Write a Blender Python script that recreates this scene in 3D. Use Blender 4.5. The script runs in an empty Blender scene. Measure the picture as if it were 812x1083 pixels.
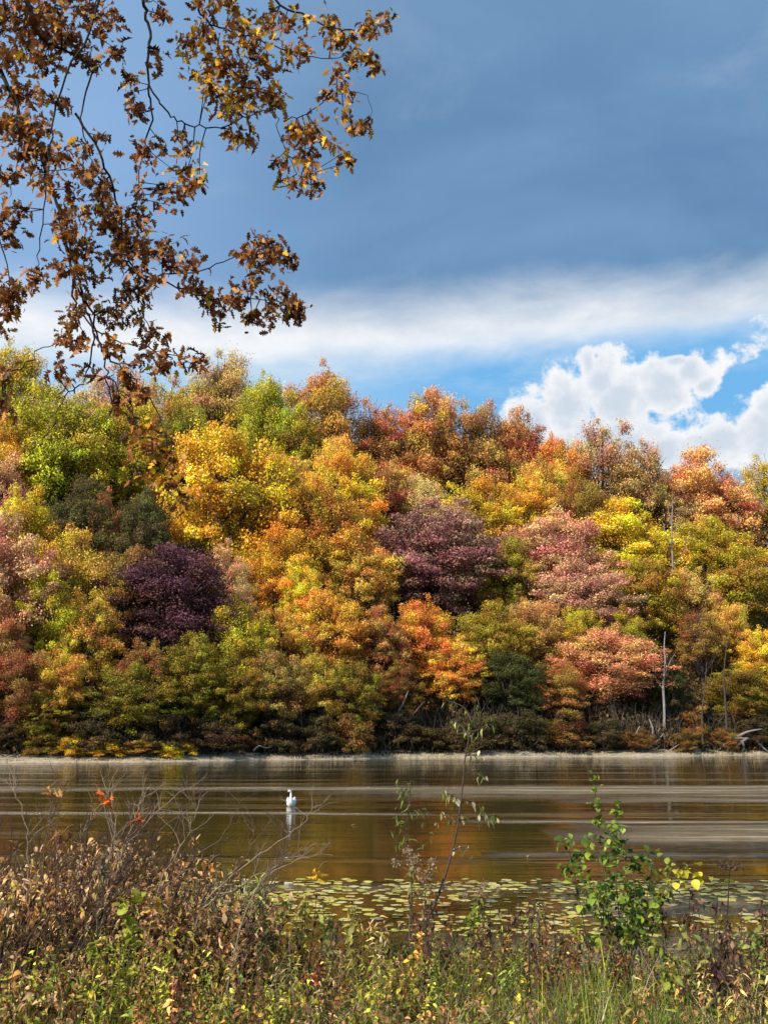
import bpy, math, random
import numpy as np
from math import radians, sin, cos, pi
random.seed(7); rng = np.random.default_rng(11)
scene = bpy.context.scene
COL = scene.collection

# ------------------------------------------------------------------ camera
F = 1100.0; PITCH = radians(12.0); CAMZ = 2.5
cam = bpy.data.objects.new('camera', bpy.data.cameras.new('camera')); COL.objects.link(cam)
cam.location = (0, 0, CAMZ); cam.rotation_euler = (pi/2 + PITCH, 0, 0)
cam.data.sensor_fit = 'VERTICAL'; cam.data.sensor_height = 24; cam.data.lens = 24*F/1083
cam.data.clip_end = 6000; cam.data.clip_start = 0.05
scene.camera = cam
def pt(px, py, Y):
    u = (px-406)/F; v = (541.5-py)/F
    d = (u, cos(PITCH)-v*sin(PITCH), sin(PITCH)+v*cos(PITCH))
    k = Y/d[1]
    return np.array((u*k, Y, CAMZ+d[2]*k))

# ------------------------------------------------------------------ mesh helpers
class MB:
    def __init__(s): s.V=[]; s.Q=[]; s.T=[]; s.C=[]; s.n=0
    def add(s, v, q=None, t=None, c=(1,1,1)):
        v = np.asarray(v, float).reshape(-1,3); m=len(v)
        s.V.append(v)
        if q is not None and len(q): s.Q.append(np.asarray(q,int).reshape(-1,4)+s.n)
        if t is not None and len(t): s.T.append(np.asarray(t,int).reshape(-1,3)+s.n)
        c = np.asarray(c,float)
        if c.ndim==1: c = np.tile(c,(m,1))
        s.C.append(c); s.n += m
    def tube(s, P, r0, r1, sides=5, c=(1,1,1), cap=True, power=1.0):
        P = np.asarray(P,float); n=len(P)
        T = np.gradient(P, axis=0); T /= np.linalg.norm(T,axis=1)[:,None]+1e-9
        ref = np.array((0.13,0.21,0.97)) if abs(T[:,2]).mean()<0.9 else np.array((0.97,0.2,0.1))
        A = np.cross(T, ref); A /= np.linalg.norm(A,axis=1)[:,None]+1e-9
        B = np.cross(T, A)
        r = r0+(r1-r0)*np.linspace(0,1,n)**power
        a = np.linspace(0,2*pi,sides,endpoint=False)
        ring = P[:,None,:]+r[:,None,None]*(A[:,None,:]*np.cos(a)[None,:,None]+B[:,None,:]*np.sin(a)[None,:,None])
        i = np.arange(n-1)[:,None]*sides; j=np.arange(sides)[None,:]; j2=(j+1)%sides
        q = np.stack([i+j, i+j2, i+sides+j2, i+sides+j],-1).reshape(-1,4)
        s.add(ring.reshape(-1,3), q, c=c)
    def loft(s, P, A, B, ra, rb, sides=10, c=(1,1,1)):
        P=np.asarray(P,float); n=len(P); a=np.linspace(0,2*pi,sides,endpoint=False)
        ring = P[:,None,:]+A[:,None,:]*(np.asarray(ra)[:,None,None]*np.cos(a)[None,:,None])+B[:,None,:]*(np.asarray(rb)[:,None,None]*np.sin(a)[None,:,None])
        i = np.arange(n-1)[:,None]*sides; j=np.arange(sides)[None,:]; j2=(j+1)%sides
        q = np.stack([i+j, i+j2, i+sides+j2, i+sides+j],-1).reshape(-1,4)
        v = np.vstack([ring.reshape(-1,3), P[:1], P[-1:]])
        k=np.arange(sides); k2=(k+1)%sides
        t = np.vstack([np.stack([k2,k,np.full(sides,n*sides)],-1), np.stack([(n-1)*sides+k,(n-1)*sides+k2,np.full(sides,n*sides+1)],-1)])
        s.add(v,q,t,c)
    def scatter(s, tmpl, P, R, S, C):
        tv,tq,tt = tmpl; P=np.asarray(P,float); n=len(P)
        if n==0: return
        S=np.asarray(S,float)
        if S.ndim==1: S=np.repeat(S[:,None],3,1)
        v = np.einsum('nij,nvj->nvi', R, tv[None]*S[:,None,:])+P[:,None,:]
        m=len(tv); off=(np.arange(n)*m)[:,None,None]
        q = (tq[None]+off).reshape(-1,4) if len(tq) else None
        t = (tt[None]+off).reshape(-1,3) if len(tt) else None
        s.add(v.reshape(-1,3), q, t, np.repeat(np.asarray(C,float),m,0))
    def mesh(s, name, mat, smooth=False):
        V=np.vstack(s.V); C=np.vstack(s.C)
        Q=np.vstack(s.Q) if s.Q else np.zeros((0,4),int); T=np.vstack(s.T) if s.T else np.zeros((0,3),int)
        me=bpy.data.meshes.new(name)
        me.vertices.add(len(V)); me.vertices.foreach_set('co', V.ravel())
        L=np.concatenate([Q.ravel(),T.ravel()]); me.loops.add(len(L)); me.loops.foreach_set('vertex_index', L)
        st=np.concatenate([np.arange(len(Q))*4, len(Q)*4+np.arange(len(T))*3])
        me.polygons.add(len(st)); me.polygons.foreach_set('loop_start', st)
        if smooth: me.polygons.foreach_set('use_smooth', np.ones(len(st),bool))
        me.update(calc_edges=True)
        at=me.color_attributes.new('Col','FLOAT_COLOR','POINT')
        at.data.foreach_set('color', np.hstack([C,np.ones((len(C),1))]).ravel())
        me.materials.append(mat)
        return me
    def obj(s, name, mat, parent=None, smooth=False, loc=None):
        if loc is not None:
            l=np.asarray(loc,float); s.V=[v-l for v in s.V]
        return link(name, s.mesh(name,mat,smooth), parent, loc)
def link(name, me, parent=None, loc=None):
    o=bpy.data.objects.new(name, me); COL.objects.link(o)
    if parent is not None: o.parent=parent
    elif loc is not None: o.location=tuple(loc)
    return o
def tag(o, label=None, cat=None, group=None, kind=None):
    if label: o['label']=label
    if cat: o['category']=cat
    if group: o['group']=group
    if kind: o['kind']=kind
    return o
def thing(name, label, cat, loc, group=None):
    o=bpy.data.objects.new(name,None); o.empty_display_size=0.2; COL.objects.link(o); o.location=tuple(loc)
    return tag(o,label,cat,group)
def rots(yaw,pitch,roll):
    cy,sy=np.cos(yaw),np.sin(yaw); cp,sp=np.cos(pitch),np.sin(pitch); cr,sr=np.cos(roll),np.sin(roll)
    z=np.zeros_like(cy); o=np.ones_like(cy)
    Rz=np.stack([cy,-sy,z,sy,cy,z,z,z,o],-1).reshape(-1,3,3)
    Rx=np.stack([o,z,z,z,cp,-sp,z,sp,cp],-1).reshape(-1,3,3)
    Ry=np.stack([cr,z,sr,z,o,z,-sr,z,cr],-1).reshape(-1,3,3)
    return Rz@Rx@Ry
def frames(D, roll):           # rotation whose Y axis follows D
    D=D/(np.linalg.norm(D,axis=1)[:,None]+1e-9)
    ref=np.where(np.abs(D[:,2:3])>0.95, np.array([[1.,0,0]]), np.array([[0.,0,1]]))
    X=np.cross(D,ref); X/=np.linalg.norm(X,axis=1)[:,None]+1e-9; Z=np.cross(X,D)
    c,s=np.cos(roll)[:,None],np.sin(roll)[:,None]
    return np.stack([X*c+Z*s, D, -X*s+Z*c],-1)
def rdir(n):
    v=rng.normal(size=(n,3)); return v/np.linalg.norm(v,axis=1)[:,None]
def vnoise(x,y,s=1.0,seed=0):
    r=np.random.default_rng(seed); o=0
    for k in range(7):
        a=r.uniform(0,2*pi); f=s*r.uniform(0.5,2.2); p=r.uniform(0,6.28)
        o=o+np.sin((x*cos(a)+y*sin(a))*f+p)
    return o/7*1.6
# leaf shapes
def strip_leaf(prof, fold=0.15, curl=0.25, w=1.0):
    n=len(prof); v=[]
    for i,h in enumerate(prof):
        y=i/(n-1); z=-curl*y*y+0.15*sin(y*5)*curl
        if i in(0,n-1): v.append((0,y,z))
        else: v+= [(-h*w,y+ (0.05 if h>0.2 else 0),z+fold*h),(0,y,z),(h*w,y+(0.05 if h>0.2 else 0),z+fold*h)]
    v=np.array(v); q=[]; t=[]
    t+=[(0,2,1),(0,3,2)]
    for i in range(n-3):
        a=1+3*i; b=a+3; q+=[(a,a+1,b+1,b),(a+1,a+2,b+2,b+1)]
    a=1+3*(n-3); e=len(v)-1; t+=[(a,a+1,e),(a+1,a+2,e)]
    return v,np.array(q),np.array(t)
OAK=[strip_leaf([0,.06,.22,.09,.34,.14,.36,.12,.22,.08,0],f,c) for f,c in((.5,.3),(-.4,.5),(1.0,.7),(.2,-.3))]
OVATE=[strip_leaf([0,.16,.27,.25,.14,0],f,c) for f,c in((.4,.2),(.9,.5),(-.3,.35))]
LANCE=[strip_leaf([0,.07,.11,.10,.05,0],f,c) for f,c in((.4,.3),(.6,.6))]
ROUND=[strip_leaf([0,.3,.42,.4,.25,0],f,c) for f,c in((.3,.15),(.5,.3))]
def blade(bend):
    v=[];n=5
    for i in range(n):
        y=i/(n-1); w=0.5*(1-y**1.6)+0.02
        a=bend*y; h=y*(1-0.28*abs(bend)*y*y)
        v+=[(-w,a*y,h),(w,a*y,h)]
    v=np.array(v); q=np.array([(2*i,2*i+1,2*i+3,2*i+2) for i in range(n-1)])
    return v,q,np.zeros((0,3),int)
BLADES=[blade(b) for b in(0.05,0.25,0.5,0.8,1.1)]
FLECK=(np.array([(0,-.5,0),(.36,-.02,.13),(0.04,.5,0),(-.34,.05,.10)]),np.array([(0,1,2,3)]),np.zeros((0,3),int))

# ------------------------------------------------------------------ materials
def newmat(name):
    m=bpy.data.materials.new(name); m.use_nodes=True; nt=m.node_tree
    for n in list(nt.nodes): nt.nodes.remove(n)
    return m,nt,nt.nodes,nt.links
def leafmat(name, use_obj=False, trans=0.3, rough=0.55, noise_scale=0.0, spec=0.3):
    m,nt,N,L=newmat(name)
    out=N.new('ShaderNodeOutputMaterial'); p=N.new('ShaderNodeBsdfPrincipled'); tr=N.new('ShaderNodeBsdfTranslucent'); mx=N.new('ShaderNodeMixShader')
    at=N.new('ShaderNodeAttribute'); at.attribute_name='Col'
    col=at.outputs['Color']
    if use_obj:
        oi=N.new('ShaderNodeObjectInfo'); sep=N.new('ShaderNodeSeparateColor'); L.new(at.outputs['Color'],sep.inputs[0])
        hs=N.new('ShaderNodeHueSaturation')
        tc=N.new('ShaderNodeTexCoord'); nz=N.new('ShaderNodeTexNoise'); nz.inputs['Scale'].default_value=2.2; nz.inputs['Detail'].default_value=2
        va=N.new('ShaderNodeVectorMath'); va.operation='ADD'; L.new(tc.outputs['Object'],va.inputs[0])
        mv=N.new('ShaderNodeMath'); mv.operation='MULTIPLY'; mv.inputs[1].default_value=37.0; L.new(oi.outputs['Random'],mv.inputs[0]); L.new(mv.outputs[0],va.inputs[1])
        L.new(va.outputs[0],nz.inputs['Vector'])
        # hue = 0.5 + (G-0.5)*0.07 + (noise-0.5)*0.14
        a=N.new('ShaderNodeMath'); a.operation='MULTIPLY_ADD'; a.inputs[1].default_value=0.11; a.inputs[2].default_value=0.447; L.new(sep.outputs[1],a.inputs[0])
        b=N.new('ShaderNodeMath'); b.operation='MULTIPLY_ADD'; b.inputs[1].default_value=0.11; L.new(nz.outputs['Fac'],b.inputs[0])
        a2=N.new('ShaderNodeMath'); a2.operation='ADD'; a2.inputs[1].default_value=-0.055; L.new(a.outputs[0],b.inputs[2]); L.new(b.outputs[0],a2.inputs[0]); L.new(a2.outputs[0],hs.inputs['Hue'])
        L.new(sep.outputs[0],hs.inputs['Value']); L.new(oi.outputs['Color'],hs.inputs['Color']); hs.inputs['Saturation'].default_value=1.0
        L.new(sep.outputs[2],hs.inputs['Saturation'])
        col=hs.outputs['Color']
    L.new(col,p.inputs['Base Color']); L.new(col,tr.inputs['Color'])
    p.inputs['Roughness'].default_value=rough; p.inputs['Specular IOR Level'].default_value=spec
    mx.inputs[0].default_value=trans; L.new(p.outputs[0],mx.inputs[1]); L.new(tr.outputs[0],mx.inputs[2]); L.new(mx.outputs[0],out.inputs[0])
    return m
def noisemat(name, stops, scale=8, detail=6, rough=0.9, bump=0.3, stretch=(1,1,1), dist=0.02, attr=False):
    m,nt,N,L=newmat(name)
    out=N.new('ShaderNodeOutputMaterial'); p=N.new('ShaderNodeBsdfPrincipled'); L.new(p.outputs[0],out.inputs[0])
    tc=N.new('ShaderNodeTexCoord'); mp=N.new('ShaderNodeMapping'); mp.inputs['Scale'].default_value=stretch
    nz=N.new('ShaderNodeTexNoise'); nz.inputs['Scale'].default_value=scale; nz.inputs['Detail'].default_value=detail; nz.inputs['Roughness'].default_value=0.65
    L.new(tc.outputs['Object'],mp.inputs[0]); L.new(mp.outputs[0],nz.inputs['Vector'])
    cr=N.new('ShaderNodeValToRGB'); e=cr.color_ramp.elements
    while len(e)<len(stops): e.new(0.5)
    for k,(pos,c) in enumerate(stops): e[k].position=pos; e[k].color=(*c,1)
    L.new(nz.outputs['Fac'],cr.inputs[0])
    c=cr.outputs[0]
    if attr:
        at=N.new('ShaderNodeAttribute'); at.attribute_name='Col'; mm=N.new('ShaderNodeMix'); mm.data_type='RGBA'; mm.blend_type='MULTIPLY'; mm.inputs[0].default_value=1
        L.new(c,mm.inputs[6]); L.new(at.outputs['Color'],mm.inputs[7]); c=mm.outputs[2]
    L.new(c,p.inputs['Base Color']); p.inputs['Roughness'].default_value=rough; p.inputs['Specular IOR Level'].default_value=0.2
    b=N.new('ShaderNodeBump'); b.inputs['Strength'].default_value=bump; b.inputs['Distance'].default_value=dist; L.new(nz.outputs['Fac'],b.inputs['Height']); L.new(b.outputs[0],p.inputs['Normal'])
    return m
M_crown=leafmat('autumn_foliage',True,0.22,0.6)
M_leaf=leafmat('leaf_near',False,0.27,0.5)
M_grass=leafmat('grass_blades',False,0.2,0.6,spec=0.2)
M_bark=noisemat('bark',[(0.3,(.035,.028,.022)),(0.6,(.11,.09,.075)),(0.8,(.2,.18,.16))],14,6,0.95,0.6,(1,1,.25))
M_palebark=noisemat('weathered_wood',[(0.3,(.14,.125,.115)),(0.6,(.34,.31,.29)),(0.8,(.46,.43,.40))],9,6,0.9,0.5,(1,1,.3))
M_stem=noisemat('stem_bark',[(0.3,(.55,.55,.55)),(0.7,(1,1,1))],60,3,0.8,0.3,attr=True)
M_hill=noisemat('leaf_litter_slope',[(0.35,(.02,.016,.01)),(0.55,(.05,.035,.018)),(0.75,(.1,.06,.025))],0.8,8,1,0.5)
M_bank=noisemat('bank_soil',[(0.3,(.012,.01,.006)),(0.5,(.025,.025,.01)),(0.62,(.05,.035,.018)),(0.8,(.1,.065,.03))],9,10,1,0.8)
M_shore=noisemat('pale_gravel',[(0.3,(.24,.18,.12)),(0.5,(.48,.40,.29)),(0.7,(.66,.57,.44))],2.5,10,1,0.6,dist=0.1)
M_white=noisemat('white_feathers',[(0.3,(.8,.8,.78)),(0.7,(.9,.9,.88))],30,3,0.6,0.15)
M_bill=noisemat('bird_bill',[(0.3,(.04,.02,.01)),(0.7,(.35,.12,.03))],20,3,0.5,0.1)
M_pad=leafmat('lily_pad',False,0.1,0.35,spec=0.5)

# ------------------------------------------------------------------ terrain
def shoreY(x): return 107+0.42*np.clip(x,-70,90)+1.6*np.sin(x*0.11+1)+0.7*np.sin(x*0.37)
def hill(x,y):
    d=y-shoreY(x); t=np.clip((np.asarray(x)+60)/130.,0,1); A=62-26*t
    dd=np.maximum(d-2.5,0)
    return np.where(d<2.5, -0.25+0.28*np.clip(d+1.0,-1,3.5), 0.73+A*np.tanh(0.68*dd/A)) 
def bankz(x,y):
    x=np.asarray(x,float); y=np.asarray(y,float)
    e=9.6+0.5*vnoise(x,0*x,0.7,3)+0.12*np.clip(-x,0,5)*1.0-0.05*np.clip(x,0,30)
    t=np.clip((e-y)/2.4,-0.6,1)
    return -0.02+0.92*np.where(t>0,t**0.8,t)+0.05*vnoise(x,y,2.0,5)*(t>0.1)
def gridobj(name, xs, ys, fz, mat, kind='structure', smooth=True):
    X,Y=np.meshgrid(xs,ys); Z=fz(X,Y); V=np.stack([X,Y,Z],-1).reshape(-1,3)
    nx=len(xs); i=(np.arange(len(ys)-1)*nx)[:,None]; j=np.arange(nx-1)[None]
    q=np.stack([i+j,i+j+1,i+nx+j+1,i+nx+j],-1).reshape(-1,4)
    mb=MB(); mb.add(V,q); o=mb.obj(name,mat,smooth=smooth); o['kind']=kind; return o
xs=np.concatenate([np.linspace(-900,-110,20),np.linspace(-100,110,106),np.linspace(120,900,20)])
ys=np.concatenate([np.linspace(60,100,41),np.linspace(100.5,260,140),np.linspace(270,1500,20)])
hl=gridobj('hillside',xs,ys,lambda x,y: hill(x,y)+0.5*vnoise(x,y,0.3,2)*(y-shoreY(x)>6),M_hill)
# pale strip of shore
xs2=np.linspace(-110,120,400); mb=MB(); rows=[]
for k,(dd,z) in enumerate(((-1.2,-0.05),(-0.6,0.06),(0.0,0.18),(0.6,0.3),(1.3,0.42),(2.3,0.72))):
    rows.append(np.stack([xs2,shoreY(xs2)+dd+(.5*vnoise(xs2,xs2*0,.55,77)+0.3*vnoise(xs2,xs2*0+k,1.7,k))*(1 if k<5 else 0),np.full_like(xs2,z)+0.04*vnoise(xs2,xs2*0,4,9+k)],-1))
V=np.vstack(rows); nx=len(xs2); i=(np.arange(5)*nx)[:,None]; j=np.arange(nx-1)[None]
mb.add(V,np.stack([i+j,i+j+1,i+nx+j+1,i+nx+j],-1).reshape(-1,4)); o=mb.obj('gravel_shore',M_shore); o['kind']='structure'
xb=np.concatenate([np.linspace(-600,-22,14),np.linspace(-20,20,201),np.linspace(22,600,14)])
yb=np.concatenate([np.linspace(-600,-6,10),np.linspace(-5,13.5,120)])
gridobj('bank_ground',xb,yb,bankz,M_bank)

# ------------------------------------------------------------------ water
def watermat():
    m,nt,N,L=newmat('lake_water')
    out=N.new('ShaderNodeOutputMaterial'); p=N.new('ShaderNodeBsdfPrincipled'); L.new(p.outputs[0],out.inputs[0])
    tc=N.new('ShaderNodeTexCoord'); O=tc.outputs['Object']
    def nz(sx,sy,detail=3,rough=0.5,off=0):
        mp=N.new('ShaderNodeMapping'); mp.inputs['Scale'].default_value=(sx,sy,1); mp.inputs['Location'].default_value=(off,off*1.7,0); mp.inputs['Rotation'].default_value=(0,0,0.05*((off%3)-1))
        n=N.new('ShaderNodeTexNoise'); n.inputs['Scale'].default_value=1; n.inputs['Detail'].default_value=detail; n.inputs['Roughness'].default_value=rough
        L.new(O,mp.inputs[0]); L.new(mp.outputs[0],n.inputs['Vector']); return n.outputs['Fac']
    def M(op,a,b=None,c=None,clamp=False):
        n=N.new('ShaderNodeMath'); n.operation=op; n.use_clamp=clamp
        for k,v in enumerate((a,b,c)):
            if v is None: continue
            if isinstance(v,(int,float)): n.inputs[k].default_value=v
            else: L.new(v,n.inputs[k])
        return n.outputs[0]
    sep=N.new('ShaderNodeSeparateXYZ'); L.new(O,sep.inputs[0]); X,Y=sep.outputs[0],sep.outputs[1]
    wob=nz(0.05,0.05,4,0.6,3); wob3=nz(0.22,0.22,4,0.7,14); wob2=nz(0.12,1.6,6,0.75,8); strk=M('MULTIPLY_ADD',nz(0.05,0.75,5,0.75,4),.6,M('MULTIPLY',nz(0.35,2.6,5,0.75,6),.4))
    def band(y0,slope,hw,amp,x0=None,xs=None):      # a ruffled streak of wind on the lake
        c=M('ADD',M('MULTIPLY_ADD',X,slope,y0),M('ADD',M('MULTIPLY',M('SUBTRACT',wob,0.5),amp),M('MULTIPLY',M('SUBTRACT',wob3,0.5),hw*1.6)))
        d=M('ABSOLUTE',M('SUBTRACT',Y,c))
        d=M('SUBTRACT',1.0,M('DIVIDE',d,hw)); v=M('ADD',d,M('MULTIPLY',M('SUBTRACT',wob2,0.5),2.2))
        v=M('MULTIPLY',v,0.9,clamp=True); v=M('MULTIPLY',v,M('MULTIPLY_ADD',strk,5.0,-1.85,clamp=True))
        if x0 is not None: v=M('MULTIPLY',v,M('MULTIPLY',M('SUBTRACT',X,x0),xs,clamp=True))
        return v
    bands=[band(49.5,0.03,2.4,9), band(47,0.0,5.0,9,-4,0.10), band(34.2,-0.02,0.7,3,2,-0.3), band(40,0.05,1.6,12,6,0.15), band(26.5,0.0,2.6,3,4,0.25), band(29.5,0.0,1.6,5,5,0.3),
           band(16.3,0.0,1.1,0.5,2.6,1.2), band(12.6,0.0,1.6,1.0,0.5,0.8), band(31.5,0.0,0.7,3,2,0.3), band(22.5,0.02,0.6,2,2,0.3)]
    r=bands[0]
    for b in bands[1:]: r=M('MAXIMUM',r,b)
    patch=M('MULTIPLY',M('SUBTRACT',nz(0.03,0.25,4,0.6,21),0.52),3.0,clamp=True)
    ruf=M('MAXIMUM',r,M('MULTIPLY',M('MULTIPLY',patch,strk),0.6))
    w1=nz(1.1,3.6,4,0.6,1); w2=nz(3.0,9.0,3,0.6,2); w3=nz(0.25,0.8,2,0.5,5)
    w4=nz(0.13,0.42,3,0.55,11); h=M('ADD',M('MULTIPLY',w4,2.4),M('ADD',M('MULTIPLY',w1,0.38),M('ADD',M('MULTIPLY',w2,0.14),M('MULTIPLY',w3,0.9))))
    amp=M('MULTIPLY_ADD',ruf,2.0,0.16)
    b=N.new('ShaderNodeBump'); b.inputs['Distance'].default_value=0.09; b.inputs['Strength'].default_value=1.0
    L.new(M('MULTIPLY',h,amp),b.inputs['Height'])
    L.new(b.outputs[0],p.inputs['Normal'])
    mx=N.new('ShaderNodeMix'); mx.data_type='RGBA'; L.new(ruf,mx.inputs[0]); mx.inputs[6].default_value=(.055,.036,.009,1); mx.inputs[7].default_value=(.62,.51,.34,1)  # ruffled water gets a pale base colour standing in for reflected sky
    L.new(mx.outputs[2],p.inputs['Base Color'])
    L.new(M('MULTIPLY_ADD',ruf,0.26,0.025),p.inputs['Roughness']); p.inputs['IOR'].default_value=1.36
    p.inputs['Specular IOR Level'].default_value=0.5
    return m
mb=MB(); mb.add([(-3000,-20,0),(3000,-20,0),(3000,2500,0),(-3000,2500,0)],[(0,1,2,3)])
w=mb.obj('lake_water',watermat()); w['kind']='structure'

# ------------------------------------------------------------------ forest crowns (shared meshes)
def crown_mesh(name, kind, seed):
    global rng
    old=rng; rng=np.random.default_rng(seed)
    n_cl,n_lf,leaf,rad=dict(broad=(120,60000,.0275,.205),tall=(100,46000,.0275,.20),open=(90,34000,.026,.19),shrub=(50,18000,.045,.27))[kind]
    C=[];k=0
    while len(C)<n_cl:
        d=rdir(1)[0]; r=rng.uniform(0.25,0.82)**0.7 if k%5 else rng.uniform(.86,1.06)
        if kind=='broad': p=d*r; p[:2]*=1.04-0.25*max(p[2],0)
        elif kind=='tall': p=d*r; p[:2]*=1-0.35*max(p[2],0)
        elif kind=='open': p=d*r; p[:2]*=1-0.4*max(p[2],0)
        else: p=d*r; p[2]=abs(p[2])*1.5-0.7
        if all(np.linalg.norm(p-c)>0.15 for c in C) or k>3000: C.append(p)
        k+=1
    C=np.array(C); rc=rad*rng.uniform(0.6,1.25,n_cl)*np.where(np.linalg.norm(C,axis=1)>.84,.62,1.0)
    w=rc**2; w/=w.sum(); idx=rng.choice(n_cl,n_lf,p=w)
    D=rdir(n_lf); D[:,2]=np.where(D[:,2]<-0.45,-D[:,2]*0.6,D[:,2]); D/=np.linalg.norm(D,axis=1)[:,None]
    lump=1+0.22*np.sin(D[:,0]*7+idx)+0.18*np.sin(D[:,1]*8+idx*2)+0.16*np.sin(D[:,2]*9+idx*3)
    rr=rc[idx]*lump*rng.uniform(0.72,1.08,n_lf)
    if kind=='open': rr*=rng.uniform(0.5,1.4,n_lf)
    U=C+np.array((0,0,.35)); U/=np.linalg.norm(U,axis=1)[:,None]; U=U+rng.normal(size=U.shape)*.3
    P=C[idx]+D*rr[:,None]*np.array((.95,.95,0.66))+U[idx]*(rc[idx]*rng.uniform(-1.0,1.0,n_lf)*(.5 if kind!='shrub' else .3))[:,None]
    P+=rng.normal(size=P.shape)*.007
    stray=rng.random(n_lf)<0.05; P[stray]+=rng.normal(size=(stray.sum(),3))*0.06
    # leaf planes lean loosely to the clump surface
    R=frames(np.cross(D,rdir(n_lf)),rng.uniform(-0.9,0.9,n_lf))
    N=D+rdir(n_lf)*0.75; N/=np.linalg.norm(N,axis=1)[:,None]
    T=np.cross(N,rdir(n_lf)); T/=np.linalg.norm(T,axis=1)[:,None]
    R=np.stack([np.cross(T,N),T,N],-1)
    S=leaf*rng.uniform(0.55,1.5,n_lf)
    cv=rng.uniform(0.72,1.25,n_cl)[idx]; ch=rng.uniform(0,1,n_cl)[idx]
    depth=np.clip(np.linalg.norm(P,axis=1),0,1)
    rl=rr/rc[idx]; val=cv*np.clip(.25+.85*rl,.3,1.2)*rng.uniform(0.55,1.45,n_lf)*(.8+.35*np.clip(D[:,2],-.5,1))*(0.42+0.68*depth)  # shading painted into leaf value: dark inside clump and crown, lighter on top
    hue=np.clip(0.6*ch+0.4*rng.random(n_lf),0,1); sat=rng.uniform(0.85,1.12,n_lf)
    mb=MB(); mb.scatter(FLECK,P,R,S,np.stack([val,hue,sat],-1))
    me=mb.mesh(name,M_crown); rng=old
    return me,C,rc
def trunk_mesh(name, C, seed, open_=False):
    # unit space shared with the crown mesh: crown spans z -1..1; the trunk runs down to z=-3.2
    r=np.random.default_rng(seed); mb=MB()
    zz=np.linspace(-2.0,0.7,12); P=np.stack([0.05*np.sin(zz*1.3+seed),0.05*np.cos(zz*1.1+seed),zz],-1)
    mb.tube(P,0.075,0.012,8)
    n=len(C); pick=r.permutation(n)[:26 if open_ else 18]
    for i in pick:
        c=C[i]*.84; z0=max(-0.95,min(0.5,c[2]-np.hypot(c[0],c[1])*0.9-0.1)); b=np.array((0.05*sin(z0*1.3+seed),0.05*cos(z0*1.1+seed),z0))
        t=np.linspace(0,1,7)[:,None]; mid=(b+c)/2+np.array((0,0,-0.1))+r.normal(size=3)*0.06
        Q=(1-t)**2*b+2*t*(1-t)*mid+t*t*c
        mb.tube(Q,0.03,0.006,5)
        for _ in range(5 if open_ else 3):
            e=c+r.normal(size=3)*0.17+np.array((0,0,.08)); e=e*min(1,.93/np.linalg.norm(e)); s_=Q[r.integers(3,6)]
            m2=(s_+e)/2+r.normal(size=3)*0.03
            mb.tube(np.array([s_,m2,e]),0.009,0.003,4)
    return mb.mesh(name,M_bark,True)
VAR={}
for kind,seeds in(('broad',(1,2,3,4,5)),('tall',(11,12,13)),('open',(21,22,23)),('shrub',(31,32,33))):
    VAR[kind]=[]
    for s_ in seeds:
        me,C,rc=crown_mesh('crown_'+kind,kind,s_)
        tm=trunk_mesh('trunk_'+kind,C,s_,kind=='open')
        VAR[kind].append((me,tm))
PAL=dict(gold=(.86,.53,.03),yellow=(.86,.58,.02),lemon=(.88,.68,.03),ygreen=(.62,.49,.03),green=(.40,.34,.03),dkgreen=(.15,.14,.03),olive=(.50,.35,.03),
 rust=(.82,.40,.09),dkrust=(.64,.29,.08),red=(.62,.29,.07),orange=(.86,.42,.05),peach=(.86,.47,.19),tan=(.84,.54,.22),pink=(.80,.41,.22),mauve=(.50,.22,.18),purple=(.145,.05,.06),
 brown=(.46,.23,.05),amber=(.86,.53,.07),bronze=(.74,.44,.11),graygreen=(.36,.34,.11),copper=(.84,.45,.15),shade=(.20,.13,.045))  # shade: dark colour that paints shadow into the shore shrubs
def put_tree(px, top, w, colr, label, H=22, kind='broad', name='maple_tree', cat='tree', group=None, ch=None, dmin=2.6, jit=True):
    best=None
    for d in np.arange(dmin,115,0.5):
        Y=float(shoreY((px-406)/F*115))+d
        for _ in range(3):
            p=pt(px,top,Y); Y=float(shoreY(p[0]))+d
        p=pt(px,top,Y); g=float(hill(p[0],p[1])); h=p[2]-g
        if best is None or h<best[0]: best=(h,p,g,Y)
        if h<=H: best=(h,p,g,Y); break
    h,p,g,Y=best; h=max(h,1.0)
    R=w/2*Y/F*float(np.interp(top,[400,480,560,640],[1.36,1.3,1.22,1.1]))
    Hc=ch*Y/F if ch else min(h*0.93,max(3.1*R,h*0.8))*float(np.interp(top,[600,680],[1,.92]))
    if kind=='shrub': Hc=h*1.05
    r=random.Random(int(px*7+top*13))
    me,tm=r.choice(VAR[kind])
    o=thing(name,label,cat,(p[0],p[1],g-0.1),group)
    yaw=r.uniform(0,2*pi)
    zc=h-Hc/2*0.95
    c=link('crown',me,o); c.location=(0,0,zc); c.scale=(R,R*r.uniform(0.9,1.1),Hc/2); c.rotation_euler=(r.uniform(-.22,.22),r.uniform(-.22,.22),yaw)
    cc=np.array(PAL[colr])*(1 if colr in('peach','orange','lemon','yellow','gold') else np.interp(top,[630,720],[1,.55]))  # colours dimmed down the slope to imitate shade on the low trees
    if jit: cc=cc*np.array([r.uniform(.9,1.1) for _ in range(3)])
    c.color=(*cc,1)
    # trunk: x/y scale for girth, z scale so it reaches the ground
    k=link('trunk',tm,o); sz=max(Hc/2,(zc+0.4)/3.2) if kind!='shrub' else Hc/2
    sz=Hc/2
    k.location=(0,0,zc); k.scale=(R,R,sz); k.rotation_euler=(0,0,yaw)
    return o
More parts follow.
